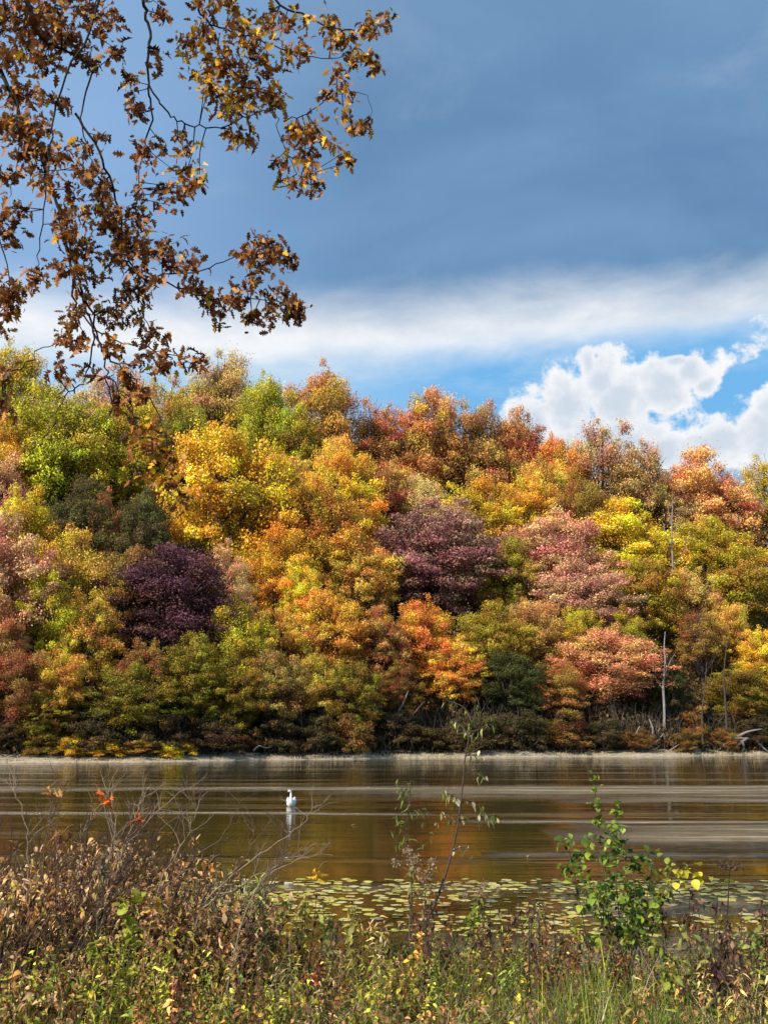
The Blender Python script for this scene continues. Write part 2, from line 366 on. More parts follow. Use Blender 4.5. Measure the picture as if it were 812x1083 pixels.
TREES=[
# skyline, left to right
(-35,372,90,'green','green tree cut by the left edge at the top of the hill',24,'broad'),
(20,368,72,'ygreen','yellow-green tree at the far left end of the skyline',24,'broad'),
(78,392,80,'tan','tan-orange treetop on the skyline right of the leftmost yellow-green tree',24,'open'),
(128,380,66,'copper','copper treetop on the skyline behind the hanging oak twigs',24,'open'),
(182,392,60,'amber','amber treetop on the skyline left of the tan-pink peak',24,'open'),
(240,368,66,'copper','tan-pink peaked treetop, highest on the left part of the skyline',24,'open'),
(287,402,60,'ygreen','lime-green tree on the skyline left of the big rusty dome',24,'broad'),
(340,394,82,'rust','big rusty orange dome on the skyline left of centre',24,'broad'),
(399,418,52,'dkrust','small dull red-brown treetop in the skyline dip left of centre',23,'open'),
(447,410,70,'rust','rust-orange rounded treetop on the skyline above the mauve tree',24,'broad'),
(503,428,74,'dkrust','dark red-brown tree on the skyline, right of the rust-orange dome',24,'broad'),
(549,438,56,'red','reddish tree ending the high skyline before it drops to the right',22,'broad'),
(594,462,52,'orange','bright orange-gold tree beside the tallest tan tree on the right',20,'broad'),
(634,436,84,'copper','tall feathery tan tree, highest on the right half of the skyline',24,'open'),
(684,462,54,'copper','narrow copper tree on the skyline right of the feathery tan peak',22,'open'),
(728,476,92,'copper','wide copper-brown tree on the right skyline above the pale snag',23,'broad'),
(776,496,50,'tan','low tan tree in the skyline dip near the right edge',20,'open'),
(808,478,60,'amber','amber feathery treetop at the right end of the skyline',23,'open'),
(860,470,80,'rust','rusty tree just beyond the right edge on the skyline',24,'broad'),
# second tier
(8,436,60,'gold','golden tree at the left edge under the yellow-green skyline tree',20,'broad'),
(70,414,112,'ygreen','broad yellow-green tree behind the hanging twigs at upper left',22,'broad'),
(140,420,70,'ygreen','yellow-green tree with a golden flush below the copper treetop',22,'broad'),
(188,428,62,'green','mid-green tree between the golden giant and the hanging twigs',20,'broad'),
(227,392,78,'ygreen','lime-green dome just below the tan-pink peak',22,'broad'),
(272,412,70,'green','olive-green tree under the lime-green dome at the left skyline',20,'broad'),
(312,436,70,'olive','olive tree below the left shoulder of the big rusty dome',20,'broad'),
(402,444,54,'graygreen','single grey-green round tree high among the rust trees',19,'broad'),
(362,456,60,'amber','amber tree under the big rusty dome',20,'broad'),
(452,452,88,'rust','broad rust tree under the skyline right of the grey-green one',20,'broad'),
(524,456,78,'copper','copper tree with orange top under the red-brown skyline tree',20,'broad'),
(574,486,56,'amber','amber tree below the bright orange-gold skyline tree',18,'broad'),
(660,492,70,'rust','rust tree between the yellow tree and the right skyline',19,'tall'),
(614,506,60,'brown','brown shaded tree behind the salmon tree top',18,'broad'),
(700,508,64,'tan','pale tan tree just behind the pale snag',18,'open'),
(756,514,64,'amber','amber tree below the right skyline dip',18,'broad'),
# third tier
(240,452,120,'gold','giant mustard-gold tree left of centre, widest gold crown on the slope',22,'broad'),
(300,480,82,'amber','amber-gold tree against the right side of the giant gold one',20,'broad'),
(360,474,82,'gold','bright gold tree in the upper middle of the slope',19,'broad'),
(344,512,92,'orange','orange-gold tree in the middle of the slope, left of the mauve one',18,'broad'),
(410,488,56,'dkrust','small dark rust tree above the left shoulder of the mauve tree',17,'broad'),
(444,504,60,'tan','tan tree touching the top of the mauve tree',16,'tall'),
(500,502,84,'yellow','yellow-green tree behind the right shoulder of the mauve tree',17,'broad'),
(551,504,66,'gold','golden tree above the upper salmon tree',17,'broad'),
(35,520,66,'yellow','bright yellow tree near the left edge beside the pink one',17,'broad'),
(84,500,66,'dkgreen','dark green tree in shade below the broad yellow-green tree',17,'broad'),
(118,522,42,'copper','small pinkish copper tree between two dark green ones',15,'tall'),
(154,520,64,'dkgreen','dark green tree in shade left of the giant gold one',16,'broad'),
(0,470,70,'pink','pale pink tree on the left edge above its mauve-pink twin',19,'tall'),
(-6,540,110,'pink','large dusty pink tree cut by the left edge halfway down',18,'broad'),
(462,532,124,'mauve','large mauve tree in the middle of the slope',17,'broad'),
(584,544,104,'pink','upper salmon-pink tree right of the mauve one',16,'broad'),
(650,528,104,'yellow','big bright yellow tree right of the salmon trees',17,'broad'),
(745,548,92,'ygreen','yellow-green tree just right of the pale snag',16,'broad'),
(803,528,84,'green','green tree at the right edge below the skyline',18,'broad'),
(705,566,50,'gold','small gold tree at the foot of the pale snag',14,'tall'),
# fourth tier
(76,560,86,'amber','amber tree left of the purple tree with dark hollows',15,'broad'),
(140,574,66,'brown','orange-brown tree topping the purple tree on its left',14,'broad'),
(184,578,128,'purple','deep purple tree on the left of the slope',14,'broad'),
(246,578,50,'tan','small cream-tan tree right of the purple one',14,'tall'),
(292,552,74,'gold','gold tree low in the slope between purple and mauve trees',15,'broad'),
(320,594,46,'lemon','small glowing lemon-yellow tree left of the mauve one',13,'tall'),
(376,560,76,'amber','amber tree at the left foot of the mauve tree',14,'broad'),
(536,566,56,'olive','olive tree between the mauve and salmon trees',14,'broad'),
(604,592,108,'pink','lower salmon-pink tree under the upper one',13,'broad'),
(680,590,74,'olive','olive tree under the big bright yellow one',13,'broad'),
(776,584,88,'olive','olive-green tree low at the right edge',14,'broad'),
(52,596,62,'yellow','tall narrow gold tree at left beside the dusty pink one',14,'tall'),
(-10,620,70,'copper','copper tree at the left edge below the dusty pink one',13,'broad'),
(730,600,60,'bronze','bronze shaded tree right of the upright grey trunk',13,'tall'),
# lower slope, in part shade
(96,626,66,'amber','dull amber tree below the left hollows',12,'broad'),
(252,636,76,'ygreen','yellow-green tree right of the purple one, low on the slope',12,'broad'),
(300,640,70,'amber','amber tree in the lower slope left of centre',11,'broad'),
(348,622,82,'orange','orange tree in the lower slope left of centre',12,'broad'),
(398,640,60,'dkrust','dark rust tree under the left half of the mauve tree',11,'broad'),
(440,634,72,'orange','orange tree just under the mauve tree',11.5,'broad'),
(478,676,74,'orange','lower orange tree, standing nearest the water below the mauve tree',9,'broad'),
(520,636,74,'olive','dark olive tree right of the orange trees',11,'broad'),
(562,636,80,'bronze','brown tree in the shade left of the peach one',11,'broad'),
(616,640,52,'ygreen','small lime tree between the salmon and peach trees',11,'tall'),
(662,646,60,'olive','olive tree behind the top of the peach tree',11,'tall'),
(644,664,110,'peach','glowing peach-orange tree near the water on the right',10.5,'broad'),
(736,640,56,'brown','brown thin tree right of the upright grey trunk',11,'open'),
(768,636,56,'amber','amber tree low near the right edge',11,'tall'),
(804,664,62,'lemon','bright yellow tree low at the right edge',11,'tall'),
(20,676,74,'dkrust','dark rust tree low at the left edge',10,'broad'),
(62,686,56,'orange','small orange tree low at left',9.5,'tall'),
(150,678,58,'red','low tree with a vivid orange-red top under the purple one',9,'broad'),
(202,672,74,'olive','olive low tree beneath the purple one',10,'broad'),
(246,690,70,'olive','olive low tree right of the arched olive one',9.5,'broad'),
(292,686,66,'bronze','bronze low tree left of centre',10,'broad'),
(340,690,60,'amber','amber low tree left of centre near the water',9,'broad'),
(376,700,66,'olive','olive-gold low tree just left of centre near the water',8.5,'broad'),
(424,700,54,'brown','brown low tree in the middle near the water',8,'broad'),
(540,690,72,'dkgreen','dark green low tree right of centre near the water',8.5,'broad'),
(588,700,62,'rust','rusty low tree left of the peach one',8,'broad'),
(700,690,50,'dkgreen','dark tree behind the upright grey trunk',9,'tall'),
(782,706,70,'olive','olive low tree at lower right near the driftwood',8,'broad'),
(140,702,96,'olive','arched olive tree low at left above the yellow shrubs',7.8,'broad'),
(48,726,64,'olive','low olive tree by the left end of the shore',6.5,'broad'),
(852,560,100,'gold','gold tree beyond the right edge',16,'broad'),
(860,650,90,'olive','olive tree beyond the right edge near the water',11,'broad'),
(-60,440,110,'gold','gold tree beyond the left edge high on the slope',20,'broad'),
(-70,640,110,'rust','rust tree beyond the left edge near the water',12,'broad'),
]
NM=dict(broad='maple_tree',tall='poplar_tree',open='oak_tree')
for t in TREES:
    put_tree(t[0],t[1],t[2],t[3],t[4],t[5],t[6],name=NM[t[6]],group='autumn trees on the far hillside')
SHRUBS=[
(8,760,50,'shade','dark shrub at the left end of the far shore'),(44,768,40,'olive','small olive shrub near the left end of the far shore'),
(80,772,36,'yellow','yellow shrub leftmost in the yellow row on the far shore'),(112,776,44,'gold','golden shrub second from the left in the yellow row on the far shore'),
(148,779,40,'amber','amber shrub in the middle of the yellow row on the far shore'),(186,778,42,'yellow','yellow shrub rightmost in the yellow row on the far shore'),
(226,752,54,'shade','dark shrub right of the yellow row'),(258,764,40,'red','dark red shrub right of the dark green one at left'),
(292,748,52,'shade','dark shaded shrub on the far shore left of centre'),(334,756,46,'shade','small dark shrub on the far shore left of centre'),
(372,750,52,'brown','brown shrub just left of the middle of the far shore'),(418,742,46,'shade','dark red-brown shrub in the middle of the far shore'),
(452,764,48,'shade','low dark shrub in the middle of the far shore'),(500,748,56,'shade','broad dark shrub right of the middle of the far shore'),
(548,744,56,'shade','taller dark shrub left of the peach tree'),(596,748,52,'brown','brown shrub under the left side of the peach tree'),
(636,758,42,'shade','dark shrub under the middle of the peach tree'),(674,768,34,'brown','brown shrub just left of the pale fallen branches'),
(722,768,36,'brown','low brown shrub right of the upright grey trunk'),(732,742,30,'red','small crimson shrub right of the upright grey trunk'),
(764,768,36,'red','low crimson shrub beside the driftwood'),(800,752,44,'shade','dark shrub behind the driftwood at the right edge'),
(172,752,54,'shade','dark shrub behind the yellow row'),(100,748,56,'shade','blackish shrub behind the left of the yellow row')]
for t in SHRUBS:
    put_tree(t[0],t[1],t[2],t[3],t[4],5 if t[1]<760 else 3,'shrub',name='shrub',cat='shrub',group='shrubs along the far shore',dmin=1.4)

# undergrowth and dry shore weeds (uncountable)
n=130000; x=rng.uniform(-75,95,n); d=rng.uniform(0.7,2.5,n)+rng.exponential(16,n); y=shoreY(x)+d; ok=d<90; x,y,d=x[ok],y[ok],d[ok]; n=len(x)
hgt=rng.uniform(0,1,n)*(1.4+1.6*np.clip(vnoise(x,y,0.5,4),0,1)+np.clip((d-8)*.22,0,6)); z=hill(x,y)+hgt
c=np.array([(.30,.17,.05),(.16,.15,.04),(.34,.14,.05),(.12,.12,.05)])[rng.integers(0,4,n)]*rng.uniform(.5,1.3,(n,1))*np.interp(d,[0,5,16],[.55,.55,1.0])[:,None]  # colour darkened towards the shore as painted shade in the gaps
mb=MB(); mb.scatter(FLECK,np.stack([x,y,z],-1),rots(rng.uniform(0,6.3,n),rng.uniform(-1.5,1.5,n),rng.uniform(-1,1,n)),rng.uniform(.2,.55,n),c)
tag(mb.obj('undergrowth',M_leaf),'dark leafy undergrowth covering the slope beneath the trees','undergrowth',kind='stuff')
mb=MB(); n=2600
x=rng.uniform(-60,80,n); dd=rng.uniform(1.2,7,n); y=shoreY(x)+dd; z=hill(x,y)
for k in range(n):
    hh=rng.uniform(1,4.2)*(0.5 if dd[k]<2.2 else 1); lean=rng.normal(size=2)*0.35*hh; b=np.array((x[k],y[k],z[k]-0.1)); e=b+np.array((lean[0],lean[1],hh)); m=(b+e)/2+rng.normal(size=3)*0.12*hh
    g=rng.uniform(.08,.34); mb.tube(np.array([b,m,e]),0.03,0.01,3,c=(g,g*.88,g*.82))
tag(mb.obj('brush_stems',M_stem),'bare grey brush stems massed under the trees along the far shore','brush',kind='stuff')
mb=MB(); n=16000; x=rng.uniform(-60,80,n); dd=rng.uniform(-0.5,2.2,n); y=shoreY(x)+dd; z=0.1+0.2*np.clip(dd,0,3)
c=np.array([(.62,.52,.32),(.72,.62,.44),(.45,.40,.2),(.55,.40,.27)])[rng.integers(0,4,n)]*rng.uniform(.6,1.2,(n,1))
mb.scatter(BLADES[1],np.stack([x,y,z],-1),rots(rng.uniform(0,6.3,n),rng.uniform(-.3,.3,n),np.zeros(n)),np.stack([np.full(n,.06),rng.uniform(.1,.3,n),rng.uniform(.08,.3,n)],-1),c)
tag(mb.obj('shore_grass',M_grass),'thin pale dry grass edging the far waterline','grass',kind='stuff')

# ------------------------------------------------------------------ snags, trunks, driftwood
def P2(lst, Y): return np.array([pt(a,b,Y if not hasattr(Y,'__len__') else Y[i]) for i,(a,b) in enumerate(lst)])
def smooth(P,n=5):
    P=np.asarray(P,float); out=[]
    for i in range(len(P)-1):
        p0=P[max(i-1,0)];p1=P[i];p2=P[i+1];p3=P[min(i+2,len(P)-1)]
        for t in np.linspace(0,1,n,endpoint=False):
            out.append(0.5*((2*p1)+(-p0+p2)*t+(2*p0-5*p1+4*p2-p3)*t*t+(-p0+3*p1-3*p2+p3)*t**3))
    out.append(P[-1]); return np.array(out)
def snag(base_px, pts, Y, r0, label, subs=(), mat=None, name='dead_tree', group=None):
    P=P2(pts,Y); b=P[0].copy(); b[2]=min(b[2],float(hill(b[0],b[1])))-0.1; P=np.vstack([b,P[1:]]); loc=tuple(P[0])
    o=thing(name,label,'dead tree',loc,group); mb=MB(); mb.tube(smooth(P),r0,r0*0.25,8); mb.obj('trunk',mat or M_palebark,None,True,loc).parent=o
    o.children[0].location=(0,0,0)
    if subs:
        mb=MB()
        for s_ in subs: mb.tube(smooth(P2(s_,Y)),r0*0.35,r0*0.08,5)
        k=mb.obj('limbs',mat or M_palebark,None,True,loc); k.parent=o; k.location=(0,0,0)
    return o
Yc=float(shoreY(33))+3.0
snag(0,[(702,786),(702,750),(701,725),(703,700),(702,684),(703,668)],Yc,0.19,'straight grey dead trunk standing upright by the water at right',[[(702,715),(708,700),(714,690)],[(702,730),(694,720),(690,712)]])
snag(0,[(711,660),(711,600),(710,560),(711,528)],Yc+26,0.2,'pale bleached snag rising above the gold trees at right',[[(711,575),(716,555),(719,536)],[(710,585),(703,562),(699,548)],[(711,600),(722,585),(731,562)],[(711,560),(707,545),(706,530)]])
snag(0,[(742,784),(742,755),(744,735),(747,700)],Yc+1,0.14,'short dark trunk right of the upright grey one',[[(744,735),(750,722),(753,700)]],M_bark)
snag(0,[(768,780),(767,750),(765,715),(768,680)],Yc+2,0.17,'dark slim trunk left of the driftwood at right',[[(766,735),(772,715),(776,700)]],M_bark,'bare_tree')
snag(0,[(318,792),(319,765),(317,740),(320,715)],float(shoreY(-8))+2.5,0.16,'slim grey trunk at the water left of centre',[[(318,755),(324,740),(326,725)]],M_bark,'bare_tree')
snag(0,[(400,792),(410,770),(424,748),(432,730)],float(shoreY(2))+2.4,0.2,'grey trunk leaning right over the middle of the far shore',[[(405,780),(398,760),(392,745)],[(410,770),(430,762),(448,742)]],M_palebark,'leaning_tree')
def pxd(a,b,Y): return pt(a,b,Y)
def drift(label, lines, Y, r, name='fallen_branch', mat=M_palebark):
    base=pt(*lines[0][0],Y); loc=(base[0],base[1],base[2]); mb=MB()
    for l in lines:
        Ys=Y+0.6*np.sin(np.arange(len(l))*1.3+len(l)); mb.tube(smooth(P2(l,Ys)),r,r*0.3,6)
    o=mb.obj(name,mat,None,True,loc); return tag(o,label,'driftwood')
Yd=float(shoreY(33))+0.3
drift('pale bare fallen branches spreading over the shore left of the upright grey trunk',[[(666,794),(676,787),(688,782),(698,770)],[(668,796),(682,791),(694,784),(701,776)],[(676,787),(672,778),(676,768)],[(688,782),(690,772),(686,760)],[(672,795),(690,793),(697,789)]],Yd,0.17)
drift('thin pale fallen stick on the shore right of the bare branches',[[(706,795),(712,791),(718,787)],[(712,791),(711,787)]],Yd,0.1)
Yd2=float(shoreY(44))+0.3
drift('tangled grey driftwood log at the right end of the far shore',[[(756,784),(775,781),(795,781),(816,779)],[(770,782),(764,789),(758,794)],[(782,781),(786,789),(784,796)],[(800,781),(806,790),(812,795)],[(790,780),(780,788),(772,795)],[(776,781),(790,774),(806,771)]],Yd2,0.2,'driftwood_log')
drift('grey weathered branch lying on the shore at the far left end',[[(268,794),(274,789),(282,791),(290,787)],[(274,789),(272,783)]],float(shoreY(-13))+1,0.1)

# ------------------------------------------------------------------ swan
def swan():
    base=pt(308,853,2.5*F/78.0); Yb=35.0; x0=(308-406)/F*Yb/cos(PITCH)*0.995; loc=np.array((x0,Yb,0.0))
    p=pt(308,852.5,10); k=-CAMZ/(p[2]-CAMZ); loc=np.array((p[0]*k,p[1]*k,0.0))
    o=thing('swan','white swan floating on the lake with its head turned left','bird',loc)
    # spine: tail -> body -> chest -> neck -> head, heading -Y (to camera); width axis X
    pts=[(0,.48,.17,.01,.01),(0,.42,.16,.06,.035),(0,.30,.13,.12,.09),(0,.12,.11,.175,.135),(0,-.06,.10,.19,.15),(0,-.20,.11,.175,.145),(0,-.30,.15,.13,.12),(0,-.35,.22,.085,.08),
         (0,-.355,.28,.055,.055),(0,-.33,.34,.042,.042),(0,-.31,.40,.036,.037),(0,-.31,.45,.036,.036),(-.01,-.325,.49,.038,.038),(-.035,-.335,.515,.042,.040),(-.07,-.345,.515,.040,.036),(-.105,-.35,.505,.026,.024),(-.125,-.355,.50,.015,.014)]
    A=np.array([p[:3] for p in pts]); S=smooth(A,4); n=len(S)
    ra=np.interp(np.linspace(0,len(pts)-1,n),range(len(pts)),[p[3] for p in pts]); rb=np.interp(np.linspace(0,len(pts)-1,n),range(len(pts)),[p[4] for p in pts])
    T=np.gradient(S,axis=0); T/=np.linalg.norm(T,axis=1)[:,None]
    X=np.tile(np.array((1.,0,0)),(n,1)); X-=T*(X*T).sum(1)[:,None]*0.999
    bad=np.linalg.norm(X,axis=1)<0.5; X[bad]=np.array((0,1.,0)); X-=T*(X*T).sum(1)[:,None]; X/=np.linalg.norm(X,axis=1)[:,None]
    for i in range(1,n):
        if (X[i]*X[i-1]).sum()<0: X[i]*=-1
    B=np.cross(T,X); mb=MB(); mb.loft(S,X,B,ra,rb,16); b=mb.obj('body',M_white,o,True)
    # folded wings
    for sx in(-1,1):
        mb=MB(); W=np.array([(sx*.10,-.16,.17),(sx*.15,-.05,.20),(sx*.15,.12,.22),(sx*.10,.30,.22),(sx*.04,.46,.22)]); W=smooth(W,4); n=len(W)
        T=np.gradient(W,axis=0); T/=np.linalg.norm(T,axis=1)[:,None]; Z=np.tile((sx*-.4,0,1.),(n,1)); X=np.cross(T,Z); X/=np.linalg.norm(X,axis=1)[:,None]
        r=np.interp(np.linspace(0,1,n),[0,.2,.6,1],[.03,.09,.08,.015]); mb.loft(W,X,np.cross(X,T),r*0.5,r,10); mb.obj('wing',M_white,o,True)
    mb=MB(); h=np.array([(-.115,-.352,.502),(-.15,-.358,.492),(-.19,-.365,.478),(-.205,-.367,.472)]); n=4
    T=np.gradient(h,axis=0); Y=np.tile((0,1.,0),(n,1)); mb.loft(h,Y,np.cross(T/np.linalg.norm(T,axis=1)[:,None],Y),[.017,.016,.013,.004],[.018,.012,.008,.003],8); mb.obj('bill',M_bill,o,True)
    for s_ in(-1,1):
        mb=MB(); e=np.array((-.085,-.348+s_*.034,.523)); a=np.linspace(-1,1,6); r=.007*np.sqrt(np.clip(1-a*a,0.02,1)); mb.loft(e+np.outer(a,(0.,0,.007)),np.tile((1.,0,0),(6,1)),np.tile((0,1.,0),(6,1)),r,r,8); mb.obj('eye',M_bark,o,True)
    o.rotation_euler=(0,0,radians(2)); o.scale=(.86,.95,1.03)
swan()

# ------------------------------------------------------------------ lily pads
def pad_mesh(seed):
    r=np.random.default_rng(seed); n=18; a=np.linspace(0.16,2*pi-0.16,n); rr=1+0.05*r.normal(size=n); tilt=r.normal(size=2)*0.05
    ring=np.stack([rr*np.cos(a),rr*np.sin(a),0.02+0.03*np.sin(a*3+seed)],-1); inner=ring*np.array((.6,.6,.5))
    V=np.vstack([[(0.02,0,0.0)],inner,ring]); V[:,2]+=V[:,:2]@tilt+0.05
    t=[(0,1+i,2+i) for i in range(n-1)]; q=[(1+i,1+n+i,2+n+i,2+i) for i in range(n-1)]
    base=np.array([(.74,.66,.13),(.62,.58,.10),(.84,.70,.18),(.48,.45,.09),(.72,.50,.15),(.82,.74,.34)][seed%6]); C=np.tile(base,(len(V),1))*r.uniform(.8,1.15,(len(V),1))
    mb=MB(); mb.add(V,q,t,C); return mb.mesh('lily_pad',M_pad)
PADS=[pad_mesh(i) for i in range(6)]
cand=[]
rp=np.random.default_rng(5)
while len(cand)<1400:
    px=rp.uniform(230,840) if rp.random()<0.85 else rp.uniform(60,260); py=rp.uniform(930,990)
    Yp=2.5*F/(py-775.3); Yp*=1.0
    p=pt(px,py,10); k=(0-CAMZ)/(p[2]-CAMZ); p=np.array((p[0]*k,p[1]*k,0))
    dens=0.7+0.8*vnoise(p[0],p[1]*2.2,0.9,12)
    dens*=np.interp(py,[930,938,950,968,980,992],[.2,1.1,1.2,.9,.45,.15])
    dens*=np.interp(px,[600,760],[1,1.2])
    if rp.random()<dens: cand.append((p,rp.uniform(.04,.105)))
cand.sort(key=lambda c:-c[1]/c[0][1])
acc=[]
for p,r_ in cand:
    if all((p[0]-q[0])**2+(p[1]-q[1])**2>(0.8*(r_+s_))**2 for q,s_ in acc): acc.append((p,r_))
for i,(p,r_) in enumerate(acc[:295]):
    o=link('lily_pad',PADS[rp.integers(0,6)],None,(p[0],p[1],0.004)); o.rotation_euler=(0,0,rp.uniform(0,6.3)); o.scale=(r_,r_,r_*0.6)
    tag(o,'small yellow-green lily pad floating in the patch beyond the near bank','lily pad','lily pads floating near the bank')
rest=acc[290:]
print('pads',len(acc))
if rest:
    mb=MB(); me=PADS[1]; vv=np.zeros(len(me.vertices)*3); me.vertices.foreach_get('co',vv); vv=vv.reshape(-1,3); n_=18
    tq=np.array([(1+i,1+n_+i,2+n_+i,2+i) for i in range(n_-1)]); tt=np.array([(0,1+i,2+i) for i in range(n_-1)]); n=len(rest)
    mb.scatter((vv,tq,tt),[(*p[:2],0.004) for p,_ in rest],rots(rp.uniform(0,6.3,n),np.zeros(n),np.zeros(n)),[r_ for _,r_ in rest],np.array([(.78,.70,.14),(.62,.60,.12),(.86,.74,.24),(.70,.52,.2)])[rp.integers(0,4,n)]*rp.uniform(.7,1.1,(n,1)))
    tag(mb.obj('lily_pads',M_pad),'smallest lily pads scattered through the floating patch','lily pads',kind='stuff')
# a few leaves afloat
for (px,py,c,l) in((376,873,(.75,.45,.05),'yellow leaf afloat on open water right of the swan'),(484,898,(.5,.42,.3),'pale leaf afloat below the tall sapling'),(560,906,(.45,.35,.2),'tan leaf afloat left of the green bush')):
    p=pt(px,py,10); k=-CAMZ/(p[2]-CAMZ); p=p*np.array((k,k,0)); mb=MB(); mb.scatter(OVATE[0],[(0,0,.012)],rots(np.array([rng.uniform(0,6)]),np.array([0.12]),np.array([0.2])),[.14],[c])
    o=mb.obj('floating_leaf',M_leaf,None,False); o.location=(p[0],p[1],0.004); tag(o,l,'leaf')

# ------------------------------------------------------------------ near bank vegetation
def gz(x,y): return bankz(x,y)
GREEN=[(.18,.28,.03),(.28,.38,.035),(.46,.48,.05),(.09,.15,.025)]
DRY=[(.46,.34,.17),(.30,.19,.09),(.18,.10,.055),(.60,.49,.30)]
def frust_xy(n,y0,y1,margin=1.25,pw=1.0):
    y=y0+(y1-y0)*rng.random(n)**pw; x=rng.uniform(-1,1,n)*0.40*margin*y+0.0; return x,y
# grass
mb=MB()
n=120000; x,y=frust_xy(n,2.4,9.8,pw=.8); z=gz(x,y); ok=z>0.0; x,y,z=x[ok],y[ok],z[ok]; n=len(x)
dry=vnoise(x,y,1.6,21)+rng.normal(size=n)*0.35; patch=np.clip(0.75+0.8*vnoise(x,y,2.6,22)+.35*vnoise(x,y,9,23),0.18,1.7)
gcol=np.exp(rng.normal(size=(n,1))*.35-.1)*np.where((dry>0.42)[:,None],np.array(DRY)[rng.integers(0,4,n)],np.array(GREEN)[rng.integers(0,4,n)])*rng.uniform(.6,1.35,(n,1))
hh=rng.uniform(.10,.42,n)*patch*np.interp(y,[5.5,7.5],[1,.55]); ww=rng.uniform(.003,.0075,n)
bi=rng.integers(0,5,n); R=rots(rng.uniform(0,6.3,n),rng.normal(size=n)*0.22,rng.normal(size=n)*0.2)
for b in range(5):
    s_=bi==b; mb.scatter(BLADES[b],np.stack([x,y,z-0.02],-1)[s_],R[s_],np.stack([ww,hh*.9,hh],-1)[s_],gcol[s_])
tag(mb.obj('grass',M_grass),'tangled green and straw coloured grass covering the near bank','grass',kind='stuff')
# fallen leaves and low broad leaves
mb=MB(); n=4200; x,y=frust_xy(n,2.2,9.2); z=gz(x,y)+rng.uniform(0.02,.16,n)
c=np.array([(.35,.17,.06),(.5,.26,.07),(.22,.1,.05),(.45,.33,.2),(.3,.12,.04)])[rng.integers(0,5,n)]*rng.uniform(.6,1.3,(n,1)); bi=rng.integers(0,4,n)
for b in range(4):
    s_=bi==b; mb.scatter(OAK[b],np.stack([x,y,z],-1)[s_],rots(rng.uniform(0,6.3,n),rng.normal(size=n)*.6,rng.normal(size=n)*.6)[s_],rng.uniform(.05,.10,n)[s_],c[s_])
tag(mb.obj('fallen_leaves',M_leaf),'brown fallen oak leaves caught in the bank grass','leaves',kind='stuff')

class Plant:
    def __init__(s): s.st=MB(); s.lf=MB(); s.nodes=[]
def grow(pl, p, d, L, r, depth, col, nb=4, spread=0.6, curve=0.15, up=0.05, sides=4, minlen=0.5, tip=0.25):
    n=7; P=[np.array(p,float)]; d=np.array(d,float); d/=np.linalg.norm(d)
    for i in range(n):
        d=d+rng.normal(size=3)*curve+np.array((0,0,up)); d/=np.linalg.norm(d); P.append(P[-1]+d*L/n)
    P=np.array(P); pl.st.tube(P,r,r*tip,sides,c=np.array(col)*rng.uniform(.8,1.2))
    for i in range(2,n+1): pl.nodes.append((P[i],d.copy() if i==n else P[i]-P[i-1],depth))
    if depth>0:
        for k in range(nb):
            i=rng.integers(2,n); base=P[i]; dd=(P[i]-P[i-1])/np.linalg.norm(P[i]-P[i-1]); s_=rdir(1)[0]; s_-=dd*(s_@dd); s_/=np.linalg.norm(s_)
            grow(pl,base,dd+s_*spread*rng.uniform(.6,1.4),L*rng.uniform(.3,.6)*(1-0.3*i/n)+0,r*0.5,depth-1,col,max(nb-1,2),spread,curve,up,max(sides-1,3),minlen,tip)
def add_leaves(pl, tmpls, n, size, cols, jitter=0.02, droop=0.0, depthmax=9, sel=None):
    nodes=[q for q in pl.nodes if q[2]<=depthmax]
    if sel: nodes=[q for q in nodes if sel(q[0])]
    if not nodes: return
    idx=rng.integers(0,len(nodes),n); P=np.array([nodes[i][0] for i in idx])+rng.normal(size=(n,3))*jitter
    D=np.array([nodes[i][1] for i in idx]); D/=np.linalg.norm(D,axis=1)[:,None]; D=D*0.5+rdir(n)+np.array((0,0,-droop))
    R=frames(D,rng.uniform(-.8,.8,n)); S=size*rng.uniform(.55,1.35,n)
    c=np.array(cols)[rng.integers(0,len(cols),n)]*np.array((1.1,1.05,.9))*np.clip(np.exp(rng.normal(size=(n,1))*.32-.05),.4,1.6); b=rng.integers(0,len(tmpls),n)
    for k in range(len(tmpls)):
        s_=b==k; pl.lf.scatter(tmpls[k],P[s_],R[s_],S[s_],c[s_])
def finish(pl,name,label,cat,loc,group=None,stem='stems',leaf='leaves'):
    o=thing(name,label,cat,loc,group); l=np.array(loc)
    for mb,nm,m in((pl.st,stem,M_stem),(pl.lf,leaf,M_leaf)):
        if mb.V: mb.V=[v-l for v in mb.V]; link(nm,mb.mesh(nm,m,nm==stem),o)
    return o
def ground_at(px,Y): x=pt(px,900,Y)[0]; return np.array((x,Y,float(gz(x,Y))-0.02))
BRN=[(.66,.40,.21),(.76,.50,.28),(.40,.18,.08),(.78,.56,.34),(.22,.1,.06),(.70,.36,.13),(.50,.40,.10)]
RSTEM=(.09,.05,.04)
